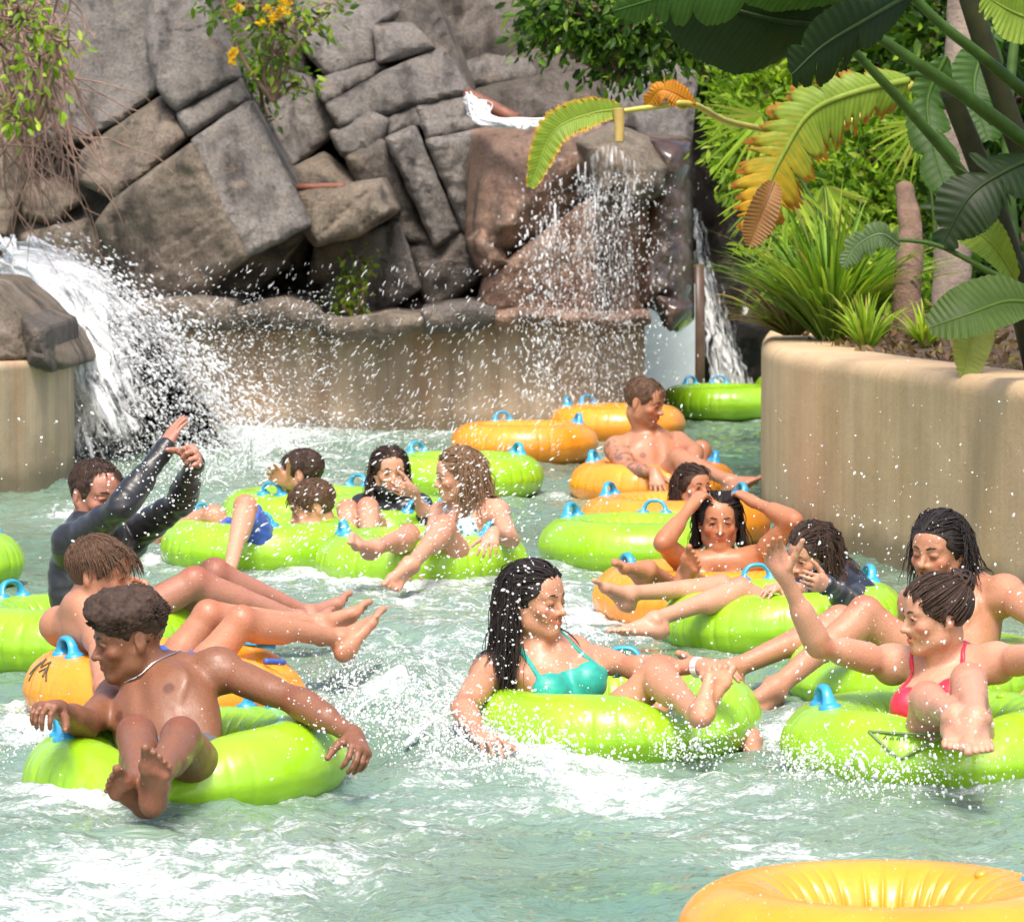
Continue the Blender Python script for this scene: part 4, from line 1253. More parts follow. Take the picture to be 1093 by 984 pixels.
formation('big grey tilted boulder with long diagonal cracks, upper left of the cliff', [
    ([(22, -60), (192, -60), (163, 30), (167, 94), (130, 124), (88, 147), (30, 150), (10, 80)], 30.2, -.25, -.25, ROCK_GREY),
    ([(166, -60), (200, -60), (230, 30), (253, 79), (188, 116), (170, 94), (158, 40)], 29.9, .10, -.35, ROCK_GREY),
    ([(191, 119), (253, 83), (263, 107), (203, 144)], 29.7, .1, -.3, ROCK_GREY),
    ([(90, 161), (171, 104), (200, 145), (124, 211), (86, 194)], 29.75, -.25, -.3, ROCK_BROWN),
    ([(206, 152), (266, 110), (330, 238), (263, 271), (232, 212)], 29.25, .30, -.30, ROCK_GREY, dict(bulge=.05, w=5)),
    ([(123, 215), (204, 155), (231, 213), (262, 273), (214, 316), (147, 326), (104, 240)], 29.3, -.45, .25, ROCK_BROWN, dict(bulge=.08)),
    ([(262, 275), (329, 241), (300, 282), (262, 318), (212, 320)], 29.7, .1, .6, ROCK_BROWN),
    ([(16, 198), (68, 187), (86, 214), (55, 236), (18, 230)], 30.3, -.2, -.2, ROCK_BROWN),
    ([(24, 252), (94, 236), (132, 290), (144, 332), (60, 345), (14, 300)], 30.1, -.3, .2, ROCK_BROWN),
    ([(-60, -60), (14, -60), (10, 100), (24, 190), (10, 250), (-60, 260)], 30.4, -.2, -.2, ROCK_BROWN),
], 100, ([(-60, -60), (215, -60), (262, 80), (320, 235), (262, 318), (140, 350), (-60, 350)], 30.55))
formation('recessed grey rock with the flowering shrub, between the two big outcrops', [
    ([(222, -60), (330, -60), (325, 40), (332, 82), (258, 62)], 31.6, .1, -.3, ROCK_DARK),
    ([(259, 64), (331, 84), (363, 134), (308, 181), (268, 108)], 30.9, .2, -.3, ROCK_GREY),
    ([(308, 184), (345, 165), (392, 200), (330, 205)], 30.5, .1, -.6, ROCK_BROWN),
    ([(300, 262), (332, 248), (322, 282), (298, 288)], 30.2, .1, .2, ROCK_BROWN),
    ([(250, 318), (300, 288), (345, 268), (352, 345), (240, 352)], 31.0, .0, .3, ROCK_BROWN),
    ([(140, 328), (214, 318), (250, 316), (240, 354), (130, 350)], 30.7, .0, .3, ROCK_BROWN),
    ([(346, 336), (384, 346), (450, 336), (452, 356), (346, 356)], 30.9, .0, .1, ROCK_GREY),
], 200, ([(215, -60), (330, -60), (340, 70), (395, 200), (352, 352), (240, 352), (262, 300), (300, 240), (262, 105)], 31.6))
formation('row of low mossy rocks lying along the top of the pool wall', [
    ([(120, 326), (205, 318), (246, 322), (250, 344), (238, 352), (60, 352), (60, 330)], 28.75, .1, .3, ROCK_BROWN),
    ([(246, 330), (300, 322), (330, 330), (340, 350), (300, 350), (248, 352)], 28.95, .0, .3, ROCK_BROWN),
    ([(336, 338), (372, 342), (410, 336), (452, 338), (450, 352), (400, 362), (345, 358)], 29.1, .0, .3, ROCK_BROWN),
    ([(452, 332), (500, 326), (528, 334), (524, 348), (490, 352), (455, 356)], 29.15, .0, .3, ROCK_DARK),
    ([(524, 334), (570, 330), (640, 336), (690, 332), (692, 346), (640, 350), (580, 345), (530, 352)], 29.2, .0, .3, ROCK_RED),
], 350)
formation('pale tan ledge stone jutting out above the pool', [
    ([(321, 207), (406, 192), (421, 226), (380, 250), (338, 262), (322, 240)], 29.5, .1, -.1, ROCK_PALE, dict(bulge=.12, w=7)),
    ([(338, 264), (382, 252), (352, 300), (330, 300)], 30.1, .1, .5, ROCK_BROWN),
], 300)
formation('stack of cracked grey columns and blocks in the middle of the cliff', [
    ([(312, -60), (440, -60), (452, 0), (398, 28), (402, 62), (352, 80), (322, 48)], 31.2, .1, -.35, ROCK_GREY),
    ([(400, 29), (438, 27), (462, 51), (405, 66)], 30.9, .1, -.3, ROCK_GREY),
    ([(338, 86), (402, 64), (412, 76), (348, 109)], 30.8, .1, -.3, ROCK_GREY),
    ([(350, 111), (414, 78), (470, 53), (501, 100), (445, 111), (364, 136)], 30.7, .05, -.35, ROCK_GREY),
    ([(354, 141), (395, 122), (413, 129), (402, 160), (368, 166)], 30.5, 0, -.1, ROCK_GREY),
    ([(416, 125), (442, 115), (455, 134), (413, 146)], 30.6, 0, -.1, ROCK_GREY),
    ([(446, 115), (504, 105), (509, 139), (458, 149)], 30.6, .15, -.2, ROCK_GREY),
    ([(412, 150), (443, 137), (491, 245), (463, 262)], 30.2, .25, .1, ROCK_GREY),
    ([(455, 152), (505, 142), (503, 240), (494, 246)], 30.3, .15, .1, ROCK_GREY),
    ([(370, 170), (409, 151), (461, 263), (425, 256), (386, 202)], 30.4, -.1, .1, ROCK_DARK),
    ([(347, 262), (424, 240), (447, 308), (382, 348), (344, 332)], 30.3, .05, .2, ROCK_GREY),
    ([(432, 264), (494, 250), (512, 298), (462, 334), (450, 304)], 30.4, .1, .2, ROCK_DARK),
    ([(505, 292), (520, 296), (520, 346), (448, 350), (462, 336)], 30.9, .1, .2, ROCK_DARK),
], 400, ([(325, -60), (440, -60), (500, 98), (506, 300), (520, 348), (345, 352), (350, 262), (390, 200), (350, 110)], 31.0))
formation('smooth dark rocks along the top of the cliff, below the bushes', [
    ([(444, -60), (600, -60), (562, 30), (492, 66), (466, 26)], 33.0, .1, -.5, ROCK_DARK),
    ([(488, 72), (562, 30), (618, 52), (636, 66), (566, 84), (500, 94)], 32.4, .1, -.4, ROCK_GREY),
    ([(502, 97), (566, 86), (640, 68), (646, 112), (560, 130), (520, 118)], 32.0, .1, -.4, ROCK_DARK),
    ([(600, -60), (740, -60), (740, 60), (700, 52), (640, 66), (566, 28)], 33.0, .1, -.5, ROCK_DARK),
    ([(646, 68), (700, 54), (742, 80), (736, 150), (712, 170), (690, 148), (650, 128)], 31.6, .25, -.3, ROCK_GREY),
], 500)
formation('reddish brown rock face that the thin waterfall runs over', [
    ([(504, 141), (566, 131), (640, 128), (690, 150), (712, 182), (700, 206), (640, 216), (600, 248), (545, 281), (516, 292), (500, 254)], 29.55, .02, -.15, ROCK_RED, dict(bulge=.5, w=26, rough=.2)),
    ([(500, 258), (518, 240), (546, 282), (516, 294)], 29.6, .0, .2, ROCK_RED, dict(bulge=.2, w=9)),
    ([(617, 152), (655, 134), (690, 149), (715, 178), (708, 204), (680, 218), (640, 208)], 29.25, .15, -.15, ROCK_PALE, dict(bulge=.3, w=12)),
    ([(520, 296), (636, 208), (692, 218), (690, 345), (510, 350)], 29.75, .0, .25, ROCK_RED),
    ([(692, 150), (738, 152), (740, 338), (722, 352), (706, 330), (684, 322), (692, 218)], 29.6, .25, .05, ROCK_WET, dict(bulge=.25, w=10, rough=.22)),
    ([(704, 318), (738, 326), (716, 352)], 29.4, .1, .1, ROCK_WET),
], 600)

def concrete(name, c1, c2, stain, rust, amt=.6):
    t = NT(name); v = t.coord()
    n = t.noise(2.2, 6, .6, v); c = t.ramp(n, [(.3, c1), (.7, c2)])
    s1 = t.noise(1.0, 6, .65, t.coord('Object', (6, 6, .35)))
    c = t.mix(t.ramp(s1, [(.45, 0), (.72, amt)]), c, stain)
    s2 = t.noise(1.0, 5, .6, t.coord('Object', (2.4, 2.4, .5), (4, 1, 2)))
    c = t.mix(t.ramp(s2, [(.50, 0), (.75, amt)]), c, rust)
    s3 = t.noise(1.0, 4, .6, t.coord('Object', (26, 26, 1.0)))
    c = t.mix(.20, c, t.ramp(s3, [(.3, .55), (.65, 1.0)]), 'MULTIPLY')
    c = t.mix(amt * .8, c, t.ramp(t.noise(.9, 5, .6, v), [(.38, .40), (.6, 1.0)]), 'MULTIPLY')
    c = t.mix(.25, c, t.ramp(t.noise(90, 4, .6, v), [(.3, .5), (.65, 1.0)]), 'MULTIPLY')
    wl = t.node('ShaderNodeSeparateXYZ'); t.l.new(v, wl.inputs[0])
    wz = t.math('SUBTRACT', t.math('MULTIPLY', t.noise(5, 4, .6, v), .16), wl.outputs[2])
    c = t.mix(t.ramp(t.math('ADD', wz, .55), [(.50, 0), (.60, .6)]), c, (.10, .085, .045))
    t.P(Base_Color=c, Roughness=.75)
    t.P(Normal=t.bump(t.noise(60, 4, .7, v), .35, .008, t.bump(t.noise(6, 4, .6, v), .25, .03)))
    return t.m
WALL_TAN = concrete('planter_render', (.58, .40, .22), (.68, .50, .30), (.30, .21, .12), (.58, .33, .11), .32)
WALL_BACK = concrete('back_wall_render', (.44, .325, .21), (.60, .465, .33), (.16, .105, .06), (.36, .19, .085), .75)
WALL_LEFT = concrete('left_wall_render', (.50, .37, .22), (.64, .50, .33), (.24, .20, .16), (.50, .27, .13), .6)

def wall_strip(name, pts, z0, z1, mat, thick=.3, round_=.05, smooth=40):
    """wall along plan points (x,y): outer face towards -normal, rounded top edge, flat top"""
    p = bez(np.array([(a, b, 0) for a, b in pts]), 60)[:, :2]
    sl = np.concatenate([[0], np.cumsum(np.linalg.norm(np.diff(p, axis=0), axis=1))]); q = np.linspace(0, sl[-1], 120); p = np.stack([np.interp(q, sl, p[:, 0]), np.interp(q, sl, p[:, 1])], -1)
    for _ in range(smooth): p[1:-1] = .5 * p[1:-1] + .25 * (p[:-2] + p[2:])
    T = np.gradient(p, axis=0); T /= np.linalg.norm(T, axis=1)[:, None]; N = np.stack([-T[:, 1], T[:, 0]], -1)
    prof = [(0, z0), (0, z0 * .5 + z1 * .5), (0, z1 - round_ * 1.2)] + [(round_ * (1 - math.cos(a)), z1 - round_ * (1 - math.sin(a))) for a in np.linspace(.1, math.pi / 2, 6)] + [(thick * .5, z1 + .002), (thick - .01, z1), (thick, z1 - .03), (thick, z0)]
    V = []; 
    for off, z in prof:
        w = .0015 * fbm(p[:, 0] * 2, p[:, 1] * 2, 0 * p[:, 0] + z * 2, 2, 3)
        q = p + N * (off + w)[:, None]
        V.append(np.concatenate([q, np.full((len(q), 1), z)], 1))
    m = len(p); V = np.concatenate(V)
    i = np.arange(len(prof) - 1)[:, None] * m; j = np.arange(m - 1)[None]
    F = np.stack([i + j, i + j + 1, i + m + j + 1, i + m + j], -1).reshape(-1, 4)
    k = len(prof)
    e0 = np.array([[r * m for r in range(k)]]); e1 = np.array([[r * m + m - 1 for r in range(k)][::-1]])
    o = mesh_obj(name, V, [F, e0, e1], mat)
    return o

def XY(px, D): q = P(px, 400, D); return (q[0], D)
o = wall_strip('planter_wall', [XY(880, 27.5), XY(828, 25.6), XY(814, 23.6), XY(813, 22.2), XY(826, 21.1), XY(862, 20.3), XY(930, 19.3), XY(1010, 18.3), XY(1093, 17.3), XY(1200, 16.0), XY(1360, 14.4)], -.5, .87, WALL_TAN, .42, .07)
# outward side must face the river
tag(o, 'curved tan rendered planter wall along the right bank', 'wall')
o = wall_strip('pool_wall', [XY(40, 28.6), XY(150, 29.0), XY(280, 29.3), XY(400, 29.5), XY(520, 29.5), XY(620, 29.5), XY(688, 29.6)], -.5, .74, WALL_BACK, .4, .03)
tag(o, 'brown stained concrete pool wall below the cliff', 'wall')
o = wall_strip('bank_wall', [XY(-260, 20.0), XY(-100, 22.4), XY(0, 23.6), XY(50, 24.1), XY(72, 24.5), XY(80, 26.5), XY(80, 29)], -.5, .70, WALL_LEFT, .4, .04)
tag(o, 'tan concrete bank wall with dark stains at the left edge, beside the white splash', 'wall')
formation('rough brown boulder resting on the left bank wall', [
    ([(-60, 300), (2, 306), (30, 332), (58, 360), (72, 384), (68, 392), (-60, 396)], 24.0, .3, -.2, ROCK_BROWN, dict(bulge=.3, w=10)),
    ([(22, 338), (52, 350), (58, 394), (26, 394)], 23.9, .2, .1, ROCK_DARK, dict(bulge=.2, w=6)),
], 700)
# pale metal panel beside the cave
PANEL = simple('grey_panel_paint', (.55, .62, .63), .35, .12, 4, Coat_Weight=.3)
p0, p1 = XY(686, 32.35), XY(742, 32.5); th_ = .06
V = [(p0[0], p0[1], -.4), (p1[0], p1[1], -.4), (p1[0], p1[1], .95), (p0[0], p0[1], .95)]
V = np.array(V + [(x, y + th_, z) for x, y, z in V])
o = mesh_obj('steel_panel', V, np.array([[0, 1, 2, 3], [1, 5, 6, 2], [5, 4, 7, 6], [4, 0, 3, 7], [3, 2, 6, 7]]), PANEL, smooth=False)
tag(o, 'pale grey metal panel between the pool wall and the dark cave', 'panel')
o2 = MB()
q0 = XY(744, 32.6); o2.add(*tube([(q0[0], 32.6, -.4), (q0[0] + .01, 32.62, .5), (q0[0], 32.6, 1.1)], .055, 10)); o2.build('wet_pipe', simple('pipe_rust', (.12, .07, .045), .35, .3, 6))
tag(bpy.data.objects['wet_pipe'], 'brown upright post between the grey panel and the cave water', 'post')
# cave: a dark hollow with its own back and right wall
def sheet(fn, nu, nv):
    u, v = np.meshgrid(np.linspace(0, 1, nu), np.linspace(0, 1, nv), indexing='ij')
    V = fn(u.ravel(), v.ravel()); i = np.arange(nu - 1)[:, None] * nv; j = np.arange(nv - 1)[None]
    return V, np.stack([i + j, i + nv + j, i + nv + j + 1, i + j + 1], -1).reshape(-1, 4)
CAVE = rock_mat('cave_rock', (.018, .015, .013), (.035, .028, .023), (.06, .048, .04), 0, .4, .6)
def cavef(u, v):
    a = u * 3.3 - .2                                    # plan angle of the hollow, left side to right side
    x = 1.95 - .75 * np.cos(a); y = 32.9 + 2.6 * np.sin(np.clip(a, 0, 3.14)); z = -.5 + 4.6 * v
    n = fbm(x * 2, y * 2, z * 2, 4, 4) * .25
    sh = np.clip((v - .5) / .5, 0, 1) ** 2
    return np.stack([x + n * np.cos(a), y - n - 1.0 * sh, z], -1)
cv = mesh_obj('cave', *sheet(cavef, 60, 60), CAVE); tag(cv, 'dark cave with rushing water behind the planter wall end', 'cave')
# rock mass that closes the cliff behind the blocks
def backf(u, v):
    x = -7 + 9.4 * u; z = -.6 + 6.2 * v
    y = 32.3 + .35 * fbm(x * 1.2, 0 * x, z * 1.2, 5, 8) + .5 * v
    y = np.where((x > .9) , y + 6, y)
    return np.stack([x, y, z], -1)
bk = mesh_obj('cliff_face', *sheet(backf, 120, 80), ROCK_DARK); tag(bk, None, None, None, 'structure')
# rusty beam lying in the water chute, and the one on the ledge
RUST = simple('rusty_iron', (.20, .075, .045), .6, .35, 14, .4)
mb = MB(); a, b = P(498, 100, 30.6), P(552, 128, 30.4); mb.add(*tube(np.linspace(a, b, 6), .045, 8)); o = mb.build('iron_beam', RUST); tag(o, 'rust red beam lying beside the water chute on top of the red rock', 'beam')
mb = MB(); a, b = P(318, 200, 29.7), P(368, 199, 29.6); mb.add(*tube(np.linspace(a, b, 6), .025, 8)); o = mb.build('iron_bar', RUST); tag(o, 'thin rusty bar lying on the pale ledge stone', 'bar')
# ------------------------------------------------------------------ plants
def leaf_mat(name, trans=.45, rough=.4, coat=.0):
    t = NT(name)
    c = t.attr('Col'); v = t.coord()
    c2 = t.mix(.5, c, t.ramp(t.noise(18, 4, .6, v), [(.3, .55), (.7, 1.0)]), 'MULTIPLY')
    t.P(Base_Color=c2, Roughness=rough, Coat_Weight=coat, Specular_IOR_Level=.3)
    tr = t.node('ShaderNodeBsdfTranslucent'); 
    tc = t.mix(1.0, c2, (1.35, 1.5, .55), 'MULTIPLY'); t.l.new(tc, tr.inputs['Color'])
    mx = t.node('ShaderNodeMixShader', {'Fac': trans}); t.l.new(t.bsdf.outputs[0], mx.inputs[1]); t.l.new(tr.outputs[0], mx.inputs[2]); t.l.new(mx.outputs[0], t.out.inputs['Surface'])
    return t.m
LEAF = leaf_mat('small_leaf', .55)
BANANA = leaf_mat('broad_leaf', .30, .5, .0)
GRASSM = leaf_mat('blade_leaf', .35, .4)
BARK = simple('bark_brown', (.16, .10, .065), .85, .4, 12, .6, .02)
BARKG = simple('bark_grey', (.23, .18, .14), .85, .3, 6, .6, .02)
TWIG = simple('dry_twig', (.26, .165, .125), .8, .3, 10)
STALK = simple('green_stalk', (.040, .085, .012), .6, .35, 7, Specular_IOR_Level=.25)
STALKD = simple('dark_stalk', (.026, .028, .010), .7, .4, 7, Specular_IOR_Level=.2)

def leaves(centers, size, cols, rg, dirs=None, droop=.3, aspect=.42):
    """pointed, folded leaves: 7 vertices each"""
    n = len(centers)
    d = rg.normal(size=(n, 3)) if dirs is None else dirs + rg.normal(size=(n, 3)) * .5
    d[:, 2] -= droop; d /= np.linalg.norm(d, axis=1)[:, None]
    r = rg.normal(size=(n, 3)); s = np.cross(d, r); s /= np.linalg.norm(s, axis=1)[:, None]; up = np.cross(s, d)
    L = size * rg.uniform(.6, 1.3, n)
    tpl = [(0, 0, 0), (.35, .5, .06), (.35, 0, -.04), (.35, -.5, .06), (.75, .36, .05), (.75, 0, -.06), (.75, -.36, .05), (1, 0, -.14)]
    V = np.stack([centers + (d * a + s * b * aspect + up * c) * L[:, None] for a, b, c in tpl], 1)
    F3 = np.array([(0, 1, 2), (0, 2, 3), (4, 7, 5), (5, 7, 6)]); F4 = np.array([(1, 4, 5, 2), (2, 5, 6, 3)])
    base = np.arange(n)[:, None, None] * 8
    k = rg.integers(0, len(cols), n); C = np.asarray(cols)[k] * rg.uniform(.65, 1.3, (n, 1))
    return V.reshape(-1, 3), [(F3[None] + base).reshape(-1, 3), (F4[None] + base).reshape(-1, 4)], np.repeat(C, 8, 0)

def foliage_mesh(blobs, n, size, cols, seed, droop=.3, aspect=.42, twigs=0, clump=6):
    """leaves gathered in sprays inside ellipsoids (cx,cy,cz,rx,ry,rz)"""
    rg = np.random.default_rng(seed); mb = MB(); tw = MB()
    B = np.array(blobs, float); wts = B[:, 3] * B[:, 5]; wts /= wts.sum()
    ns = max(1, n // clump)
    k = rg.choice(len(B), ns, p=wts)
    v = rg.normal(size=(ns, 3)); v /= np.linalg.norm(v, axis=1)[:, None]
    rad = rg.uniform(.35, 1.05, ns) ** .6
    C = B[k, :3] + v * B[k, 3:] * rad[:, None]
    D = v * B[k, 3:]; D /= np.linalg.norm(D, axis=1)[:, None]
    off = rg.normal(size=(ns, clump, 3)) * size * .9
    cc = (C[:, None] + off).reshape(-1, 3)
    V, F, Cc = leaves(cc, size, cols, rg, np.repeat(D, clump, 0) * .8, droop, aspect)
    mb.add(V, F); mb.C[0] = Cc.astype(np.float32)
    for i in range(min(twigs, ns)):
        b0 = B[k[i], :3] + rg.normal(size=3) * B[k[i], 3:] * .15
        mid = (b0 + C[i]) / 2 + rg.normal(size=3) * .04
        tw.add(*tube(bez([b0, mid, C[i]], 6), np.linspace(.010, .004, 7)[:len(bez([b0, mid, C[i]], 6))], 5, False))
    return mb, tw

GREENS = [(.075, .17, .02), (.115, .23, .028), (.16, .29, .035), (.06, .13, .02)]
BRIGHT = [(.27, .42, .04), (.34, .49, .05), (.42, .54, .07), (.19, .32, .03)]
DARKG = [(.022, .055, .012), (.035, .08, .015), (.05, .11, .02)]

def shrub(label, blobs, n, size, cols, seed, name='shrub', cat='shrub', group=None, **kw):
    rg = np.random.default_rng(seed)
    mb, tw = foliage_mesh(blobs, n, size, cols, seed, twigs=kw.pop('twigs', 60), **kw)
    B = np.array(blobs); base = np.array([B[:, 0].mean(), B[:, 1].mean(), (B[:, 2] - B[:, 5]).min()])
    if tw.V:
        for q in B: tw.add(*tube(bez([base, (base + q[:3]) / 2 + rg.normal(size=3) * .05, q[:3]], 10), np.linspace(.020, .010, 11), 6, False))
    root = empty(name, base); tag(root, label, cat, group)
    for m, nm, mt in ((mb, 'foliage', LEAF), (tw, 'branches', BARK)):
        if not m.V: continue
        m.V = [v - base for v in m.V]; m.build(nm, mt, root, True, nm == 'foliage')
    return root

def blob(px, py, D, rx, ry, rz=None, rd=None):
    c = P(px, py, D); s = SC(D); return (c[0], c[1], c[2], rx / s, rd or rx / s * .8, ry / s)

# bushes on the rim and beyond
shrub('leafy bush on the cliff top at the middle of the upper edge', [blob(470, -4, 33.2, 62, 22), blob(540, -8, 33.2, 50, 24), blob(430, -18, 33.4, 40, 22)], 2600, .10, GREENS + BRIGHT[:2], 31, droop=.6)
shrub('bright green shrub behind the yellow banana leaf', [blob(815, 105, 27.5, 55, 65), blob(870, 70, 27.6, 60, 60), blob(850, 150, 27.4, 52, 45), blob(930, 60, 27.8, 60, 55), blob(800, 160, 27.4, 34, 50)], 6800, .085, BRIGHT, 32, droop=.1, aspect=.34)
shrub('yellow green shrub with grey twigs in front of the grey palm trunk', [blob(930, 180, 26.2, 70, 62), blob(985, 160, 26.3, 60, 70), blob(900, 225, 26.0, 62, 40), blob(975, 235, 26.0, 50, 40), blob(905, 290, 24.6, 50, 40), blob(960, 310, 24.2, 45, 40), blob(850, 280, 25.0, 30, 40)], 6400, .085, BRIGHT + GREENS[:2], 33, droop=.2)
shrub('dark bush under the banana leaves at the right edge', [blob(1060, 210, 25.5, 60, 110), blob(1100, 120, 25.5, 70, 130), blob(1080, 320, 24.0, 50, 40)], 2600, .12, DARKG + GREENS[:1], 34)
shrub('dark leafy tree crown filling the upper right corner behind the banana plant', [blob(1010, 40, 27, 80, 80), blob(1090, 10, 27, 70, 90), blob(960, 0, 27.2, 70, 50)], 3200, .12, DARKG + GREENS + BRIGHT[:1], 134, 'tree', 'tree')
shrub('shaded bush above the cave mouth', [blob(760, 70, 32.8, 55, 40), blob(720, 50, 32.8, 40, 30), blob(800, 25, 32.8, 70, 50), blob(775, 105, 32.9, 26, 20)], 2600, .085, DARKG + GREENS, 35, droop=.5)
# the far wood that closes the view
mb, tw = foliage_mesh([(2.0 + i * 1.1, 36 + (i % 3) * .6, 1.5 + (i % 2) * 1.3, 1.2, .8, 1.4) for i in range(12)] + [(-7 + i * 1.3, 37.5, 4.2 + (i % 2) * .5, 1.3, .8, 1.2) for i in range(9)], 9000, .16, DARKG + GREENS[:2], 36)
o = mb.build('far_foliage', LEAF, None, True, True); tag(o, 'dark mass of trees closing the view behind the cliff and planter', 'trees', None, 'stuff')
# overhanging tree branch, top centre
tr = shrub('overhanging tree branch with small dark green leaves at the top centre', [blob(620, 12, 24, 58, 26), blob(680, 30, 24, 60, 30), blob(590, 30, 24, 26, 26), blob(740, 22, 24.2, 52, 34), blob(655, 58, 24, 30, 22), blob(705, 70, 24, 20, 18)], 3000, .075, GREENS + BRIGHT[:1] + DARKG, 37, 'tree_branch', 'branch', droop=.7, twigs=120)
# flowering shrub on the cliff
fl = shrub('green shrub with small yellow flowers hanging over the cliff', [blob(262, 8, 29.4, 42, 22), blob(300, 20, 29.4, 46, 26), blob(290, 55, 29.4, 34, 28), blob(312, 90, 29.5, 20, 18), blob(345, 12, 29.4, 34, 14), blob(235, -6, 29.5, 30, 14)], 460, .078, GREENS + BRIGHT, 38, droop=.5)
rg = np.random.default_rng(4); mb = MB()
for (px, py) in ((290, 18), (300, 6), (246, 60), (282, 24), (296, 14), (303, 10), (310, 4), (288, 10), (254, 8), (248, 56)):
    mb = MB()
    for q in range(3):
        c = P(px + rg.normal() * 2.5, py + rg.normal() * 2.5, 29.05) - np.array(fl.location); V, F, C = leaves(np.repeat(c[None], 5, 0), .038, [(.80, .50, .02)], rg, droop=0, aspect=.7); mb.add(V, F); mb.C[-1] = C.astype(np.float32)
    mb.build('flower_cluster', LEAF, fl, True, True)
shrub('ferny weed hanging on the recessed rock below the flowering shrub', [blob(275, 78, 30.2, 20, 16), blob(290, 125, 30.3, 7, 5)], 260, .07, GREENS, 39, 'weed', 'plant', twigs=6)
shrub('small weed growing at the foot of the cracked columns', [blob(372, 310, 29.9, 13, 26), blob(385, 280, 29.9, 10, 14)], 240, .06, BRIGHT, 40, 'weed', 'plant', twigs=6)
# left: vines with dry twigs
vn = shrub('green leaved vine at the upper left corner', [blob(20, 20, 25.4, 40, 30), blob(45, 62, 25.3, 36, 20), blob(62, 44, 25.3, 26, 14), blob(10, 120, 25.3, 18, 18), blob(45, 100, 25.3, 16, 10)], 300, .072, BRIGHT, 41, 'vine', 'vine', droop=.8, twigs=60)
rg = np.random.default_rng(6); mb = MB()
for i in range(260):
    x0, y0 = rg.uniform(-70, 60), rg.uniform(-40, 140); L = rg.uniform(60, 250)
    D = rg.uniform(25.6, 27.2); a = rg.normal(1.35, .5)
    pts = []; x, y = x0, y0
    for k in range(8):
        pts.append(P(x, y, D + .12 * math.sin(k + i))); a += rg.normal(0, .28); a = a * .96 + 1.35 * .04
        x += math.cos(a) * L / 8; y += math.sin(a) * L / 8 * (1 if y < 320 else .3)
        if x > 60 + 90 * (y > 80) * (y < 290): a += .5
    mb.add(*tube(bez(pts, 21), np.interp(np.linspace(0, 1, 22), [0, 1], [rg.uniform(.005, .011), .002]), 5, False))
mb.V = [v - np.array(vn.location) for v in mb.V]
o = mb.build('dry_stems', TWIG, vn)
# ------------------------------------------------------------------ planter bed
SOIL = simple('bed_mulch', (.115, .075, .05), .95, .5, 22, .9, .03)
W = [XY(832, 25.5), XY(818, 23.6), XY(817, 22.2), XY(830, 21.4), XY(866, 20.6), XY(934, 19.6), XY(1014, 18.6), XY(1097, 17.6), XY(1204, 16.3), XY(1364, 14.7)]
outer = bez(np.array([(a, b, 0) for a, b in W]), 60)[:, :2]
def bedf(u, v):
    i = u * (len(outer) - 1); x = np.interp(i, np.arange(len(outer)), outer[:, 0]); y = np.interp(i, np.arange(len(outer)), outer[:, 1])
    x2 = x + v * (14 - x); y2 = y + v * (34 - y)
    return np.stack([x2 + .02, y2 + .25 * (v > 0), .80 + .25 * np.clip(v * 8, 0, 1) + .035 * fbm(x2 * 6, y2 * 6, 0 * x2, 4, 2)], -1)
o = mesh_obj('planting_bed', *sheet(bedf, 120, 70), SOIL); tag(o, None, None, None, 'structure')
rg = np.random.default_rng(8)
tt = rg.uniform(.1, .95, 1500); uu = rg.uniform(0, .06, 1500) ** 1.0
cpts = bedf(tt, uu + .012); cpts[:, 2] += .012
V, F, C = leaves(cpts, .055, [(.20, .12, .07), (.28, .18, .11), (.12, .07, .04), (.33, .25, .15)], rg, droop=0, aspect=.5)
mb = MB(); mb.add(V, F); mb.C[0] = C.astype(np.float32); o = mb.build('leaf_litter', LEAF, None, True, True); tag(o, 'dry fallen leaves on the planting bed', 'leaf litter', None, 'stuff')

def blade_clump(label, px, py, D, n, L, cols, seed, spread=1.0, wdt=.011, name='grass_clump', cat='grass clump', lean=(0, 0, 0), stiff=.9, group=None):
    rg = np.random.default_rng(seed); mb = MB(); base = P(px, py, D); m = 9
    for i in range(n):
        a = rg.uniform(0, 2 * math.pi); out = np.array([math.cos(a), math.sin(a), 0]); r = rg.uniform(0, 1) ** .6
        d = nrm(out * r * spread + np.array([0, 0, 1.0]) + np.array(lean) * rg.uniform(0, 1)); l = L * rg.uniform(.55, 1.1)
        p = out * rg.uniform(0, .10) * L; side = nrm(np.cross(d, (0, 0, 1)) + rg.normal(size=3) * .15)
        c = np.asarray(cols[rg.integers(len(cols))]) * rg.uniform(.7, 1.25); V = []; tip = np.array([.38, .24, .10]) if rg.uniform() < .12 else c * 1.1
        for k in range(m):
            t = k / (m - 1); w = wdt * (1 - t ** 2.2) * (.55 + .45 * min(1, t * 4)) + .0006
            V += [p + side * w, p - side * w]
            p = p + d * l / (m - 1); d = nrm(d + np.array([0, 0, -1]) * (.22 * t) / stiff + out * .05 * t)
        F = np.array([(2 * k, 2 * k + 1, 2 * k + 3, 2 * k + 2) for k in range(m - 1)])
        mb.add(np.array(V), F); tt_ = np.repeat(np.linspace(0, 1, m), 2)[:, None] ** 3
        mb.C[-1] = (c * (1 - tt_) + tip * tt_).astype(np.float32)
    o = mb.build(name, GRASSM, None, True, True); o.location = base; tag(o, label, cat, group)
    return o
G_L = [(.14, .26, .025), (.20, .34, .035), (.28, .40, .05), (.09, .19, .02)]
blade_clump('large strappy grass clump at the end of the planter', 888, 362, 22.3, 480, .80, G_L, 51, 1.25, .014, group='grass clumps on the planter')
blade_clump('reddish tipped low grass spilling over the planter corner', 845, 358, 22.6, 150, .50, [(.24, .24, .05), (.30, .16, .07), (.17, .24, .04)], 52, 1.9, .009, lean=(-.9, -.2, 0), group='grass clumps on the planter')
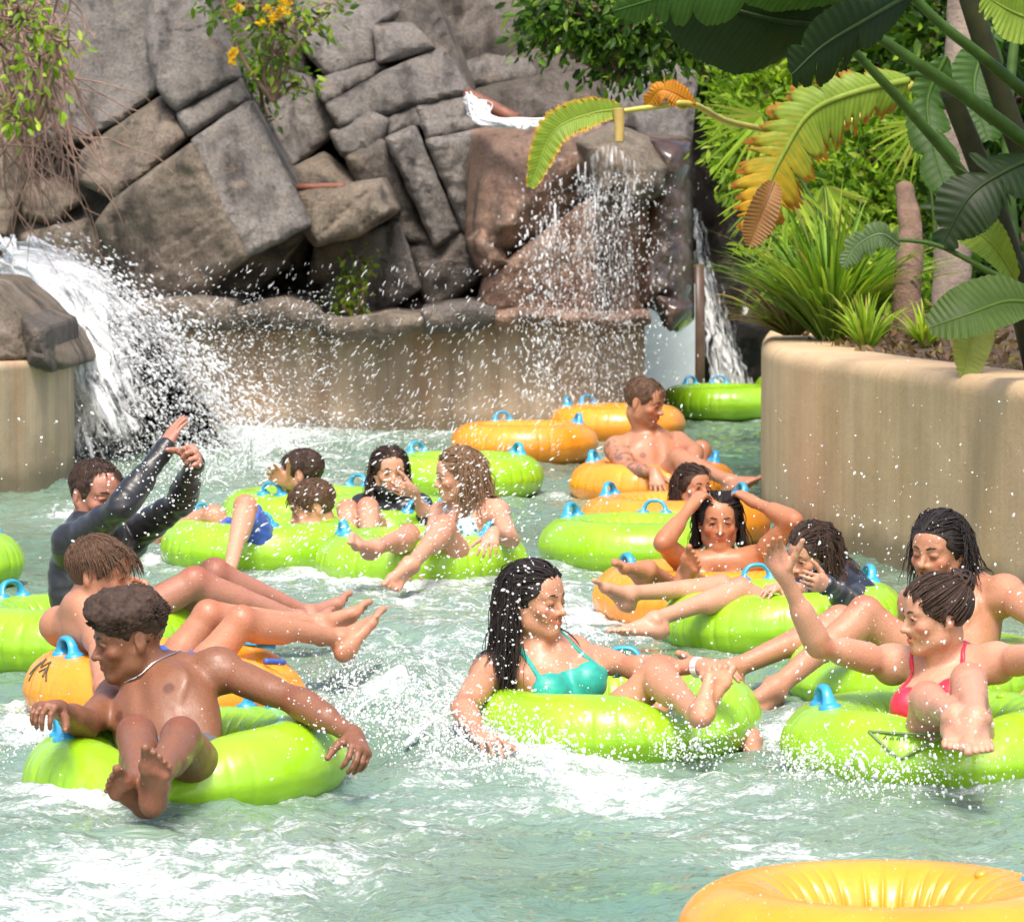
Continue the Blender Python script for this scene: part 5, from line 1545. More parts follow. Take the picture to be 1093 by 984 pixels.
blade_clump('small bright grass tuft beside the wall top, left of the brown trunk', 925, 372, 21.4, 90, .34, BRIGHT, 53, 1.1, .009, group='grass clumps on the planter')
blade_clump('yellow green tuft right of the brown trunk', 988, 370, 21.0, 70, .24, BRIGHT + [(.30, .36, .03)], 54, 1.2, .010, group='grass clumps on the planter')
# trunks
def trunk(label, pts, rad, mat, name='tree_trunk', seed=1, cat='trunk'):
    p = bez([P(*q) for q in pts], 30); n = len(p)
    r = np.interp(np.linspace(0, 1, n), np.linspace(0, 1, len(rad)), rad)
    V, F = tube(p, r, 18); k = fbm(V[:, 0] * 6, V[:, 1] * 6, V[:, 2] * 14, 4, seed)
    c = p[np.clip(np.arange(len(V)) // 18, 0, n - 1)]; V = V + (V - c) * (k * .22)[:, None]
    o = empty(name, p[0]); mesh_obj('trunk', V - p[0], F, mat, o); tag(o, label, cat); return o
trunk('smooth grey palm trunk behind the banana plant', [(1012, 372, 23.6), (1018, 250, 23.6), (1024, 120, 23.6), (1030, -60, 23.6)], [.11, .10, .095, .09], BARKG, 'palm_tree', 3, 'palm')
trunk('rough brown stump like trunk in the planting bed', [(972, 372, 22.0), (968, 310, 22.0), (972, 250, 22.2), (965, 200, 22.4)], [.085, .075, .065, .05], BARK, 'palm_stump', 4)
# fan palm fronds behind the yellow leaf
def fan(px, py, D, axis, n, L, cols, seed, mb, spread=1.1):
    rg = np.random.default_rng(seed); o = P(px, py, D); ax = nrm(axis); s = nrm(np.cross(ax, (0.05, 1, .1)))
    for i in range(n):
        a = (i / (n - 1) - .5) * 2 * spread; d = nrm(ax * math.cos(a) + s * math.sin(a) + rg.normal(size=3) * .05); l = L * (1 - .25 * abs(a)) * rg.uniform(.85, 1.05)
        p = o.copy(); V = []; sd = nrm(np.cross(d, (0, 1, .2)))
        for k in range(7):
            t = k / 6; w = .013 * (1 - t) ** .7 + .001; V += [p + sd * w, p - sd * w]; p = p + d * l / 6; d = nrm(d + np.array([0, 0, -.10 * t]))
        mb.add(np.array(V), np.array([(2 * k, 2 * k + 1, 2 * k + 3, 2 * k + 2) for k in range(6)])); mb.C[-1] = np.repeat((np.asarray(cols[rg.integers(len(cols))]) * rg.uniform(.8, 1.2))[None], 14, 0).astype(np.float32)
def palm(label, fans, seed, stem):
    root = empty('fan_palm', P(*stem[0])); tag(root, label, 'palm', 'fan palms on the planter')
    for i, f in enumerate(fans):
        mb = MB(); fan(*f, BRIGHT + [(.32, .36, .06)], seed + i, mb); mb.V = [v - np.array(root.location) for v in mb.V]; mb.build('frond', GRASSM, root, True, True)
    mb = MB()
    for f in fans: mb.add(*tube(bez([P(*stem[0]), P(*stem[1]), P(f[0], f[1], f[2])], 12), .010, 6))
    mb.V = [v - np.array(root.location) for v in mb.V]; mb.build('stalk', STALK, root)
palm('fan palm with pale fringed fronds hanging behind the yellow banana leaf', [(815, 125, 24.0, (-.75, 0, -.6), 16, .48, ), (838, 190, 23.8, (-.25, 0, -1), 22, .58), (880, 200, 23.9, (.3, 0, -1), 12, .40)], 61, [(905, 368, 23.5), (890, 260, 23.8)])
palm('fan palm fronds between the shrub and the grey palm trunk', [(985, 130, 24.6, (-.6, 0, -.8), 14, .42), (1010, 120, 24.5, (.2, 0, -1), 12, .45)], 71, [(1000, 368, 24.3), (998, 250, 24.5)])
# ------------------------------------------------------------------ banana plant
def broad_leaf(axis, width, cols, seed, fold=.25, tears=0, ragged=.0, face=(0, -1, .3), tipc=None, edgec=None, nw=9, curl=0.0):
    """blade along axis points; returns mesh builder with colours"""
    rg = np.random.default_rng(seed); p = bez(axis, 130); n = len(p)
    T = np.gradient(p, axis=0); T /= np.linalg.norm(T, axis=1)[:, None]
    S = np.cross(T, np.asarray(face, float)[None]); S /= np.maximum(1e-6, np.linalg.norm(S, axis=1))[:, None]; N = np.cross(S, T)
    t = np.linspace(0, 1, n); w = width * np.sin(np.pi * np.clip(t * .93 + .05, 0, 1)) ** .55
    mb = MB()
    for sg in (1, -1):
        cuts = sorted(set([0, n - 1] + list(rg.integers(8, n - 8, tears)))) if tears else [0, n - 1]
        for a, b in zip(cuts[:-1], cuts[1:]):
            if b - a < 1: continue
            idx = np.arange(a, b + 1); m = len(idx); V = []; C = []
            lagj = rg.normal() * .02; dr = rg.uniform(.0, 1.0) * (tears > 0)
            shrink = rg.uniform(.8, 1.0) if tears else 1
            for q in range(nw):
                f = q / (nw - 1)
                e = np.linspace(0, 1, m)
                gap = (1 - .42 * f * (np.abs(e - .5) * 2) ** 3) if tears else 1
                rag = 1 - ragged * rg.uniform(0, .25, m) * (f > .8)
                ww = w[idx] * f * gap * rag * shrink
                V.append(p[idx] + S[idx] * (sg * ww)[:, None] + N[idx] * (fold * ww + .012 * np.sin(t[idx] * 120) * f * .25 - (dr * .5 + curl) * ww * f)[:, None] + T[idx] * (ww * .28)[:, None] + np.array([0, 0, -1.0]) * ((.25 * dr + curl * .5) * ww * f)[:, None])
                c = np.array(cols[0])[None] * (1 - .5 * f) + np.array(cols[1])[None] * .5 * f
                c = c * (1 + .20 * np.sin(t[idx] * 300 - f * 9))[:, None]
                if tipc is not None: k = np.clip((t[idx] - .45) / .4 + .15 * rg.normal(size=m), 0, 1)[:, None]; c = c * (1 - k) + np.array(tipc) * k
                if edgec is not None: k = np.clip((f - .72) / .2 + .35 * rg.normal(size=m), 0, 1)[:, None] * (f > .6); c = c * (1 - k) + np.array(edgec) * k
                C.append(c)
            V = np.concatenate(V); C = np.concatenate(C)
            i = np.arange(nw - 1)[:, None] * m; j = np.arange(m - 1)[None]
            mb.add(V, np.stack([i + j, i + j + 1, i + m + j + 1, i + m + j], -1).reshape(-1, 4)); mb.C[-1] = C.astype(np.float32)
    V, F = tube(p, np.linspace(.018, .004, n) * min(1, width / .2), 7); mb.add(V, F, np.array(cols[1]) * 1.1)
    return mb
bn = empty('banana_plant', P(1110, 395, 18.8)); tag(bn, 'large banana plant leaning in from the right bank, one leaf yellow and torn', 'banana plant')
def part(mb, name, mat, colr=True, par=None):
    mb.V = [v - np.array(bn.location) for v in mb.V]; return mb.build(name, mat, par or bn, True, colr)
def stalk(pts, r0, r1, mat=STALK, name='stalk'):
    mb = MB(); p = bez([P(*q) for q in pts], 30); mb.add(*tube(p, np.linspace(r0, r1, len(p)), 10)); part(mb, name, mat, False)
DK = [(.010, .026, .003), (.020, .044, .006)]; MD = [(.035, .09, .012), (.07, .15, .02)]; YG = [(.20, .30, .03), (.27, .36, .05)]; YL = [(.42, .40, .04), (.50, .38, .04)]  # DK is dark green with the shade of leaf undersides put into the colour
stalk([(1110, 395, 18.8), (1085, 300, 18.7), (1050, 190, 18.6), (1012, 95, 18.5)], .070, .042, STALKD, 'stem')
stalk([(1150, 395, 18.6), (1120, 250, 18.4), (1075, 120, 18.3), (1035, 0, 18.2), (1020, -60, 18.2)], .06, .04, STALKD, 'stem')
stalk([(1085, 290, 18.6), (1032, 193, 18.3), (965, 112, 18.0), (905, 48, 17.8)], .030, .018)
stalk([(1120, 170, 18.3), (1040, 110, 18.0), (985, 72, 17.8), (935, 38, 17.7)], .036, .022)
stalk([(1120, 120, 18.2), (1050, 62, 17.8), (1000, 22, 17.6), (960, -20, 17.5)], .028, .018)
stalk([(1100, 200, 18.7), (1060, 80, 18.5), (1050, 0, 18.4), (1052, -50, 18.4)], .026, .02)
stalk([(1085, 300, 18.8), (1075, 150, 18.9), (1083, 40, 19.0), (1090, -40, 19.0)], .028, .02)
stalk([(1060, 130, 18.7), (1015, 95, 18.9), (985, 80, 19.1), (958, 84, 19.2)], .020, .012)
stalk([(1100, 310, 18.2), (1060, 292, 18.0), (1000, 262, 17.9), (945, 255, 17.9)], .016, .008)
part(broad_leaf([P(930, 40, 17.7), P(880, 28, 17.4), (P(820, 20, 17.2)), P(740, -4, 17.2), P(680, -30, 17.3)], .24, DK, 1, .1, 3, .2, face=(.1, -1, -.35)), 'leaf', BANANA)
part(broad_leaf([P(975, -8, 17.5), P(930, 18, 17.2), P(880, 48, 17.0), P(845, 80, 16.9)], .17, DK, 2, .1, 4, .3, face=(.3, -.9, -.3)), 'leaf', BANANA)
part(broad_leaf([P(960, -30, 17.4), P(880, -22, 17.2), P(800, -18, 17.0), P(720, -6, 17.0), P(655, 12, 17.1)], .15, MD, 3, .1, 5, .3, face=(0, -1, -.2)), 'leaf', BANANA)
tl = part(broad_leaf([P(970, 86, 19.1), P(915, 98, 19.0), P(866, 120, 19.0), P(836, 165, 19.0), P(818, 205, 19.0), P(804, 248, 19.0)], .22, YG, 4, .0, 16, .9, (.1, -1, .1), (.62, .34, .02), (.40, .13, .02), curl=.1), 'torn_yellow_leaf', BANANA)
part(broad_leaf([P(826, 195, 18.95), P(818, 215, 18.9), P(808, 240, 18.9), P(800, 262, 18.9)], .075, [(.30, .15, .05), (.22, .11, .05)], 5, .5, 0, .5, (.1, -1, .1)), 'withered_tip', BANANA, True, tl)
part(broad_leaf([P(1115, 165, 18.2), P(1075, 182, 18.0), P(1035, 210, 17.9), P(1005, 262, 17.9)], .17, DK, 6, .15, 5, .3, (-.2, -1, .35)), 'leaf', BANANA)
part(broad_leaf([P(1110, 325, 17.6), P(1075, 322, 17.5), P(1035, 335, 17.4), P(992, 350, 17.4)], .14, [(.045, .085, .012), (.08, .14, .02)], 7, .2, 0, .2, (0, -.8, .6)), 'leaf', BANANA)
part(broad_leaf([P(1085, 300, 18.5), P(1060, 262, 18.3), P(1030, 240, 18.3), P(1005, 232, 18.3)], .10, YG, 8, .2, 0, .2, (0, -1, .5)), 'leaf', BANANA)
part(broad_leaf([P(1060, 300, 18.6), P(1045, 330, 18.4), P(1035, 370, 18.3), P(1030, 405, 18.2)], .10, [(.17, .22, .03), (.24, .24, .05)], 9, .2, 0, .4, (.2, -1, 0)), 'leaf', BANANA)
part(broad_leaf([P(1130, 30, 18.0), P(1085, 15, 17.8), P(1050, -5, 17.7)], .14, YG, 10, .2, 3, .2, (0, -1, .2)), 'leaf', BANANA)
part(broad_leaf([P(960, 262, 17.9), P(940, 250, 17.8), P(915, 262, 17.8), P(900, 285, 17.8)], .07, [(.10, .17, .06), (.2, .26, .14)], 11, .2, 5, .6, (.1, -1, .2)), 'leaf', BANANA)
part(broad_leaf([P(1010, 60, 19.4), P(990, 110, 19.4), P(1000, 170, 19.3), P(1015, 215, 19.2)], .13, MD, 12, .2, 5, .4, (.1, -1, .1)), 'leaf', BANANA)
part(broad_leaf([P(1060, 30, 19.6), P(1040, 90, 19.5), P(1055, 150, 19.4)], .16, MD, 13, .2, 4, .3, (.1, -1, .1)), 'leaf', BANANA)
# the bent flower-like leaf that arches out over the water
stalk([(975, 90, 19.9), (880, 140, 19.8), (785, 132, 19.2), (738, 111, 18.6), (700, 114, 18.6), (657, 120, 18.6)], .017, .012, simple('yellow_stalk', (.38, .34, .05), .4, .25, 6))
part(broad_leaf([P(664, 117, 18.6), P(630, 122, 18.55), P(590, 142, 18.5), P(566, 200, 18.5)], .085, YG, 14, .35, 0, .9, (.25, -1, .45), None, (.60, .34, .04)), 'bent_leaf_blade', BANANA)
part(broad_leaf([P(654, 117, 18.6), P(625, 118, 18.58), P(600, 128, 18.6), P(578, 160, 18.62)], .06, [(.35, .42, .10), (.45, .48, .15)], 15, .3, 0, .4, (-.2, -1, .8)), 'bent_leaf_blade', BANANA)
part(broad_leaf([P(742, 112, 18.6), P(722, 100, 18.55), P(704, 96, 18.55), P(690, 112, 18.6)], .07, [(.62, .26, .02), (.50, .15, .02)], 16, .3, 3, .8, (.1, -1, .2)), 'withered_leaf_flap', BANANA)
stalk([(660, 116, 18.55), (661, 132, 18.55), (661, 152, 18.55)], .026, .020, simple('cut_stalk', (.42, .30, .09), .5, .3, 6), 'broken_stub')
# ------------------------------------------------------------------ river
yy = np.concatenate([np.linspace(2.0, 7.8, 16, endpoint=False), np.geomspace(7.8, 38.0, 760)])
tt = np.concatenate([-np.geomspace(1.3, .15, 14), np.linspace(-.14, .14, 620), np.geomspace(.15, 1.3, 14)])
Yg, Tg = np.meshgrid(yy, tt, indexing='ij'); Xg = Tg * np.maximum(Yg, 6.5)
x, y = Xg.ravel(), Yg.ravel()
def zone(px, py, rx, ry, amp):
    c = PZ(px, py, 0); s = SC(c[1]); r_y = abs(PZ(px, py - ry, 0)[1] - PZ(px, py + ry, 0)[1]) / 2
    return amp * np.exp(-((x - c[0]) / (rx / s)) ** 2 - ((y - c[1]) / r_y) ** 2)
foam = .465 + .26 * fbm(x * .9, y * .55, 0 * x, 4, 21)
for z in ((430, 760, 90, 60, .14), (560, 815, 110, 30, .08), (60, 850, 120, 50, .30), (190, 905, 280, 45, .32), (430, 690, 120, 60, .20), (100, 960, 220, 40, .30), (620, 650, 120, 40, .30), (40, 770, 60, 30, .5),
          (870, 780, 60, 25, .45), (700, 830, 160, 25, .35), (560, 450, 120, 18, .5), (280, 470, 130, 25, .32), (350, 520, 220, 30, .16), (110, 545, 50, 10, .7), (350, 600, 200, 35, .35), (900, 905, 200, 18, .15),
          (850, 960, 160, 40, -.22), (640, 930, 130, 40, -.28), (360, 812, 60, 22, -.35), (30, 585, 90, 25, -.45), (770, 490, 60, 30, -.45), (700, 690, 60, 15, -.25), (560, 880, 90, 20, -.15), (400, 940, 150, 25, -.08)):
    foam = foam + zone(*z)
for rx_, ry_ in RINGS:
    dd = np.hypot(x - rx_, y - ry_); foam = foam + .24 * np.exp(-((dd - .50) / .09) ** 2) * (.6 + .8 * vnoise(x * 5, y * 5, 0 * x, 12))
foam = np.clip(foam, 0, .98)
mound = zone(430, 745, 70, 50, .13) + zone(545, 800, 80, 22, .07) + zone(270, 480, 120, 25, .09) + zone(40, 850, 50, 25, .03) + zone(870, 800, 40, 20, .04)
near = np.clip((45 - y) / 38, .3, 1)
chop = .4 + .9 * np.clip(foam, 0, 1)
wx, wy = x + .25 * fbm(x * 1.1, y * 1.1, 0 * x + 7, 3, 3), y + .25 * fbm(x * 1.1, y * 1.1, 0 * x + 3, 3, 4)
h = .045 * fbm(wx * 1.1, wy * 1.5, 0 * x, 3, 1) + chop * (.026 * (1 - 2 * np.abs(fbm(wx * 2.6, wy * 4.2, 0 * x, 3, 2))) + .018 * fbm(wx * 8, wy * 12, 0 * x, 3, 5) + .008 * fbm(wx * 22, wy * 30, 0 * x, 2, 6))
h = h + mound * (.6 + .9 * fbm(x * 7, y * 5, 0 * x, 4, 9)) - .035
V = np.stack([x, y, h], -1); m = len(tt)
i = np.arange(len(yy) - 1)[:, None] * m; j = np.arange(m - 1)[None]
F = np.stack([i + j, i + j + 1, i + m + j + 1, i + m + j], -1).reshape(-1, 4)
t = NT('river_water'); v = t.coord('Object')
vw = t.node('ShaderNodeVectorMath', operation='ADD'); t.l.new(v, vw.inputs[0])
wn = t.node('ShaderNodeTexNoise', {'Scale': 2.2, 'Detail': 3.0}); t.l.new(v, wn.inputs['Vector'])
sc_ = t.node('ShaderNodeVectorMath', operation='SCALE'); t.l.new(wn.outputs['Color'], sc_.inputs[0]); sc_.inputs['Scale'].default_value = .35; t.l.new(sc_.outputs[0], vw.inputs[1])
def vmap(scale):
    mp = t.node('ShaderNodeMapping'); t.l.new(vw.outputs[0], mp.inputs[0]); mp.inputs['Scale'].default_value = scale; return mp.outputs[0]
fa = t.attr('foam', 'Fac')
n1 = t.noise(3.6, 8, .66, vmap((1, 1.7, 1)), .6); n2 = t.noise(19, 6, .7, vmap((1, 1.5, 1)), 1.0); n4 = t.noise(75, 3, .7, v)
nn = t.math('ADD', t.math('ADD', t.math('MULTIPLY', n1, .46), t.math('MULTIPLY', n2, .34)), t.math('MULTIPLY', n4, .20))
thr = t.math('SUBTRACT', .77, t.math('MULTIPLY', fa, .40))
msk = t.math('MULTIPLY', t.math('SUBTRACT', nn, thr), 11.0)
cl = t.node('ShaderNodeClamp'); t.l.new(msk, cl.inputs[0]); msk = cl.outputs[0]
deep = t.ramp(t.noise(.8, 4, .55, v), [(.35, (.085, .145, .08)), (.65, (.09, .19, .13))])
milky = t.mix(t.math('MULTIPLY', fa, .46), deep, (.37, .46, .39))
fcol = t.ramp(t.noise(40, 4, .7, vmap((1, 1.5, 1))), [(.35, (.46, .52, .50)), (.62, (.72, .755, .75))])
colr = t.mix(msk, milky, fcol)
t.P(Base_Color=colr, Roughness=t.math('ADD', .05, t.math('MULTIPLY', msk, .35)), IOR=1.33)
bh = t.math('ADD', t.math('MULTIPLY', t.noise(26, 5, .6, vmap((1, 1.5, 1)), .5), .6), t.math('MULTIPLY', msk, .35))
t.P(Normal=t.bump(bh, .55, .02, t.bump(t.noise(9, 4, .55, vmap((1, 1.7, 1)), .4), .6, .05)))
o = mesh_obj('river_water', V, F, t.m, attrs={'foam': foam}); tag(o, None, None, None, 'structure')
mesh_obj('river_bed', [(-45, -8, -.6), (45, -8, -.6), (45, 60, -.6), (-45, 60, -.6)], np.array([[0, 1, 2, 3]]), simple('river_bed_paint', (.2, .28, .26), .8))['kind'] = 'structure'

# ------------------------------------------------------------------ spray, splashes, falls
t = NT('splash_water'); t.P(Base_Color=(.90, .92, .93), Roughness=.15, Specular_IOR_Level=.8, Alpha=.5)
DROP = t.m
t = NT('white_water'); t.P(Base_Color=t.ramp(t.noise(30, 4, .6, t.coord()), [(.3, (.72, .75, .77)), (.7, (.92, .93, .94))]), Roughness=.3)
t.P(Normal=t.bump(t.noise(60, 4, .7, t.coord()), .5, .01)); WHITE = t.m
t = NT('streaked_water')
cb = t.node('ShaderNodeCombineXYZ'); t.l.new(t.attr('fu', 'Fac'), cb.inputs[0]); t.l.new(t.attr('fv', 'Fac'), cb.inputs[1]); t.l.new(t.attr('fs', 'Fac'), cb.inputs[2])
ns = t.noise(1.0, 6, .72, cb.outputs[0], .5)
al = t.node('ShaderNodeClamp'); t.l.new(t.math('MULTIPLY', t.math('SUBTRACT', t.math('ADD', ns, t.attr('dens', 'Fac')), .96), 6.0), al.inputs[0])
t.P(Base_Color=(.90, .92, .93), Roughness=.35, Alpha=t.math('MULTIPLY', al.outputs[0], .92))
t.P(Normal=t.bump(ns, .6, .03)); STREAK = t.m
def flow_sheet(name, parts, label, cat, nu=60, nv=80):
    Vs, Fs, A = [], [], {'fu': [], 'fv': [], 'fs': [], 'dens': []}; n = 0
    for i, (fn, su, sv, dens) in enumerate(parts):
        V, F = sheet(fn, nu, nv); u, v = np.meshgrid(np.linspace(0, 1, nu), np.linspace(0, 1, nv), indexing='ij'); u = u.ravel(); v = v.ravel()
        Vs.append(V); Fs.append(F + n); n += len(V)
        for k, q in (('fu', u * su), ('fv', v * sv), ('fs', 0 * u + i * 7.3), ('dens', dens(u, v) + 0 * u)): A[k].append(q)
    o = mesh_obj(name, np.concatenate(Vs), np.concatenate(Fs), STREAK, attrs={k: np.concatenate(q) for k, q in A.items()})
    tag(o, label, cat, None, 'stuff'); return o
rg = np.random.default_rng(99)
def drops_px(n, X, Y, Dr, r, flow=None, st=(1, 1.6), pw=2.0):
    """n drops: X, Y sampling functions in photo pixels, Dr depth range, r size range in metres"""
    px, py = X(n), Y(n); D = rg.uniform(*Dr, n)
    C = unproj(np.stack([px, py], -1), 1.0); C = CAM + (C - CAM) * D[:, None]
    R = r[0] + (r[1] - r[0]) * rg.uniform(0, 1, n) ** pw
    d = rg.normal(size=(n, 3)) if flow is None else np.asarray(flow)[None] + rg.normal(size=(n, 3)) * .25
    ok = C[:, 2] > -.02
    return scatter(C[ok], R[ok], d[ok], rg.uniform(*st, n)[ok])
U = lambda a, b: (lambda n: rg.uniform(a, b, n))
Nn = lambda m, s: (lambda n: rg.normal(m, s, n))
def stuff(name, mb, label, cat, mat=DROP):
    o = mb.build(name, mat); tag(o, label, cat, None, 'stuff'); return o
# left chute: strands and drops along ballistic arcs from the rim at (12,285)
mb = MB(); md = MB()
src = P(8, 282, 26.4); g_ = 9.8
C = []; R = []; Dv = []
for i in range(420):
    v0 = np.array([rg.uniform(.25, 2.7) + .35 * abs(rg.normal()), rg.uniform(-.9, .5), rg.uniform(-.9, .1)]); p0 = src + rg.normal(size=3) * np.array([.05, .12, .10])
    tm = rg.uniform(.42, .66); ts = np.linspace(0, tm, 22)
    a_ = np.array([0, 0, -g_ * .62])
    p = p0 + v0 * ts[:, None] + .5 * a_ * ts[:, None] ** 2 + np.cumsum(rg.normal(size=(22, 3)) * .006, 0)
    p = p[p[:, 2] > -.05]
    if len(p) > 5 and i < 26:
        k1 = rg.integers(len(p) // 4, int(len(p) * .7)); q = p[:max(5, k1)]
        mb.add(*tube(q, np.interp(np.linspace(0, 1, len(q)), [0, .3, 1], [.028, .014, .003]) * rg.uniform(.5, 1.3) * (1 + .5 * rg.normal(size=len(q)).clip(-1, 1)), 6))
    for k in range(64):
        tq = tm * rg.uniform(.15, 1.15) ** .8; q = p0 + v0 * tq + .5 * a_ * tq ** 2 + rg.normal(size=3) * .10 * (tq / tm); vv = v0 + a_ * tq
        if q[2] > -.03: C.append(q); R.append(.0022 + .009 * rg.uniform() ** 3.5); Dv.append(vv)
C, R, Dv = np.array(C), np.array(R), np.array(Dv)
md.add(*scatter(C, R, Dv, rg.uniform(1, 2.6, len(C))))
def jetw(k):
    r3 = np.random.default_rng(k); off = r3.normal(size=3) * np.array([.03, .10, .05]); j0 = r3.uniform(-.15, .15)
    def f(u, v):
        tq = .68 * v; vx = .15 + (2.25 + j0) * u ** .9; vz = .05 - .75 * (1 - u) ** 1.5; vy = -.2 + .5 * np.sin(u * 5 + k)
        p = np.stack([src[0] + off[0] + vx * tq, src[1] + off[1] + vy * tq, src[2] + off[2] + .10 * (u - .5) + vz * tq - 3.05 * tq ** 2], -1)
        am = (.03 + .10 * v)[:, None]
        return p + am * np.stack([fbm(u * 7 + k, v * 7, 0 * u + i_, 4, 3 + k) for i_ in (0, 20, 40)], -1)
    return f
flow_sheet('chute_water', [(jetw(k), 16 + 5 * k, 4.0 + k, lambda u, v: .80 - .40 * v ** 1.1 - .24 * np.clip((u - .45) / .55, 0, 1) * (.4 + v) - .25 * np.clip((v - .8) / .2, 0, 1)) for k in range(7)], 'white water gushing out of the rock at the left', 'white water')
stuff('chute_threads', mb, 'stray threads of water thrown off the left gush', 'white water', WHITE)
stuff('chute_spray', md, 'cloud of drops flying off the left chute', 'spray')
# wide spray in front of the pool wall
md = MB()
md.add(*drops_px(2000, U(190, 600), lambda n: 480 - 200 * rg.uniform(0, 1, n) ** 1.6, (22, 30), (.0013, .0038), (.55, 0, .85), (3, 9), 2.2))
md.add(*drops_px(1500, Nn(240, 60), Nn(440, 50), (22, 29), (.002, .0075), (.6, 0, -.2), (1, 2.5), 3))
md.add(*drops_px(3200, lambda n: 130 + 230 * rg.uniform(0, 1, n) ** 1.3, lambda n: 310 + 170 * rg.uniform(0, 1, n), (24, 28), (.0010, .0032), (.8, 0, .1), (1.5, 4), 2))
stuff('pool_spray', md, 'slanting drops flying across the pool in front of the brown wall', 'spray')
# thin waterfall on the red rock
def fallw(px0, px1, y0, y1, D0, k):
    def f(u, v):
        px = px0 + (px1 - px0) * u + 3 * fbm(u * 5, v * 3, 0 * u + k, 2, 5); py = y0 + (y1 - y0) * v + 10 * np.sin(u * 9 + k)
        D = D0 - .30 * np.sqrt(v) + .10 * np.sin(u * 7 + k)
        V = unproj(np.stack([px, py], -1), 1.0); return CAM + (V - CAM) * D[:, None]
    return f
edge = lambda u, v: np.minimum(1, 6 * np.minimum(u, 1 - u))
flow_sheet('waterfall', [
    (fallw(600, 698, 165, 430, 29.0, 0), 34, 7, lambda u, v: (.435 - .08 * v) * edge(u, v)), (fallw(620, 684, 200, 420, 28.8, 3), 46, 12, lambda u, v: (.43 - .06 * v) * edge(u, v)),
    (fallw(560, 606, 225, 430, 29.0, 5), 22, 7, lambda u, v: (.45 - .10 * v) * edge(u, v)), (fallw(566, 690, 260, 440, 28.7, 7), 60, 14, lambda u, v: (.38) * edge(u, v))],
    'thin veil of water falling from the red and pale rock', 'waterfall')
md = MB()
md.add(*drops_px(3400, Nn(638, 36), lambda n: 185 + 260 * rg.uniform(0, 1, n), (28.2, 29.0), (.002, .0065), (0, 0, -1), (1.2, 3.5), 2.5))
md.add(*drops_px(500, Nn(578, 14), lambda n: 230 + 200 * rg.uniform(0, 1, n), (28.2, 29.0), (.003, .009), (0, 0, -1), (1.2, 3.5), 2.5))
stuff('waterfall_drops', md, 'drops falling from the thin waterfall', 'drops')
# water on the top chute
mb = MB()
for i in range(90):
    a = P(500 + rg.normal() * 3, 106 + rg.normal() * 3, 30.0 + rg.normal() * .05); b = P(522 + rg.normal() * 5, 130 + rg.normal() * 2, 29.6); c_ = P(rg.uniform(540, 615), 134 + rg.normal() * 2, 29.3)
    mb.add(*tube(bez([a, (a + b) / 2 + rg.normal(size=3) * .03, b, c_], 18), rg.uniform(.003, .009) * (1 + .6 * rg.normal(size=len(bez([a, b, b, c_], 18)))).clip(.2, 2), 5))
stuff('top_chute_water', mb, 'white water running down the chute on top of the red rock', 'white water', WHITE)
# rushing water in the cave
def cavew(u, v):
    px = 738 + (8 + 62 * v) * (.15 + .85 * u) + 14 * v * v; py = 232 + 200 * v + 26 * (u - .4)
    D = 33.1 - .9 * v + .25 * np.sin(u * 3 + v * 2)
    V = unproj(np.stack([px, py], -1), 1.0); V = CAM + (V - CAM) * D[:, None]
    return V + .05 * np.stack([fbm(u * 9, v * 12, 0 * u, 3, 2), fbm(u * 9, v * 12, 0 * u, 3, 3), fbm(u * 9, v * 12, 0 * u, 3, 4)], -1)
flow_sheet('cave_water', [(cavew, 22, 5.0, lambda u, v: .56 - .30 * np.abs(u - .4) + .08 * v), (lambda u, v: cavew(u, v) + np.array([.03, -.12, .02]), 30, 8.0, lambda u, v: .44 - .2 * np.abs(u - .5))], 'grey white water rushing down inside the cave', 'white water')
# drops around the swimmers
md = MB()
md.add(*drops_px(560, U(0, 1093), U(420, 860), (11, 17.5), (.0014, .0048), None, (1, 1.8), 3))
md.add(*drops_px(520, Nn(910, 110), Nn(640, 90), (11.4, 13.8), (.0014, .0045), (.3, 0, .8), (1, 2.0), 3))
md.add(*drops_px(420, Nn(560, 50), Nn(665, 55), (11.9, 12.6), (.0014, .0052), None, (1, 1.8), 3))
md.add(*drops_px(700, Nn(310, 90), Nn(570, 45), (16.5, 19), (.0016, .0050), (.8, 0, .6), (1.5, 4), 3))
md.add(*drops_px(700, Nn(480, 60), Nn(545, 50), (16.5, 18), (.0016, .0050), (.8, 0, .5), (1.5, 4), 3))
md.add(*drops_px(260, Nn(360, 30), Nn(745, 35), (11.0, 11.7), (.0014, .0045), None, (1, 1.8), 3))
md.add(*drops_px(260, Nn(1000, 50), Nn(800, 30), (11.2, 11.7), (.0016, .0052), (0, 0, -1), (1, 2.2), 3))
md.add(*drops_px(300, Nn(730, 50), Nn(770, 40), (11.8, 12.4), (.0014, .0048), None, (1, 2.0), 3))
md.add(*drops_px(260, Nn(190, 40), Nn(510, 30), (13.8, 14.6), (.0018, .0055), None, (1, 1.8), 3))
stuff('flying_drops', md, 'drops of water flying around the swimmers', 'drops')
bd = np.concatenate(BEADS); md = MB(); md.add(*scatter(bd, .0008 + .0018 * rg.uniform(0, 1, len(bd)) ** 3)); stuff('water_beads', md, 'small drops of water sitting on wet skin and vinyl', 'drops')
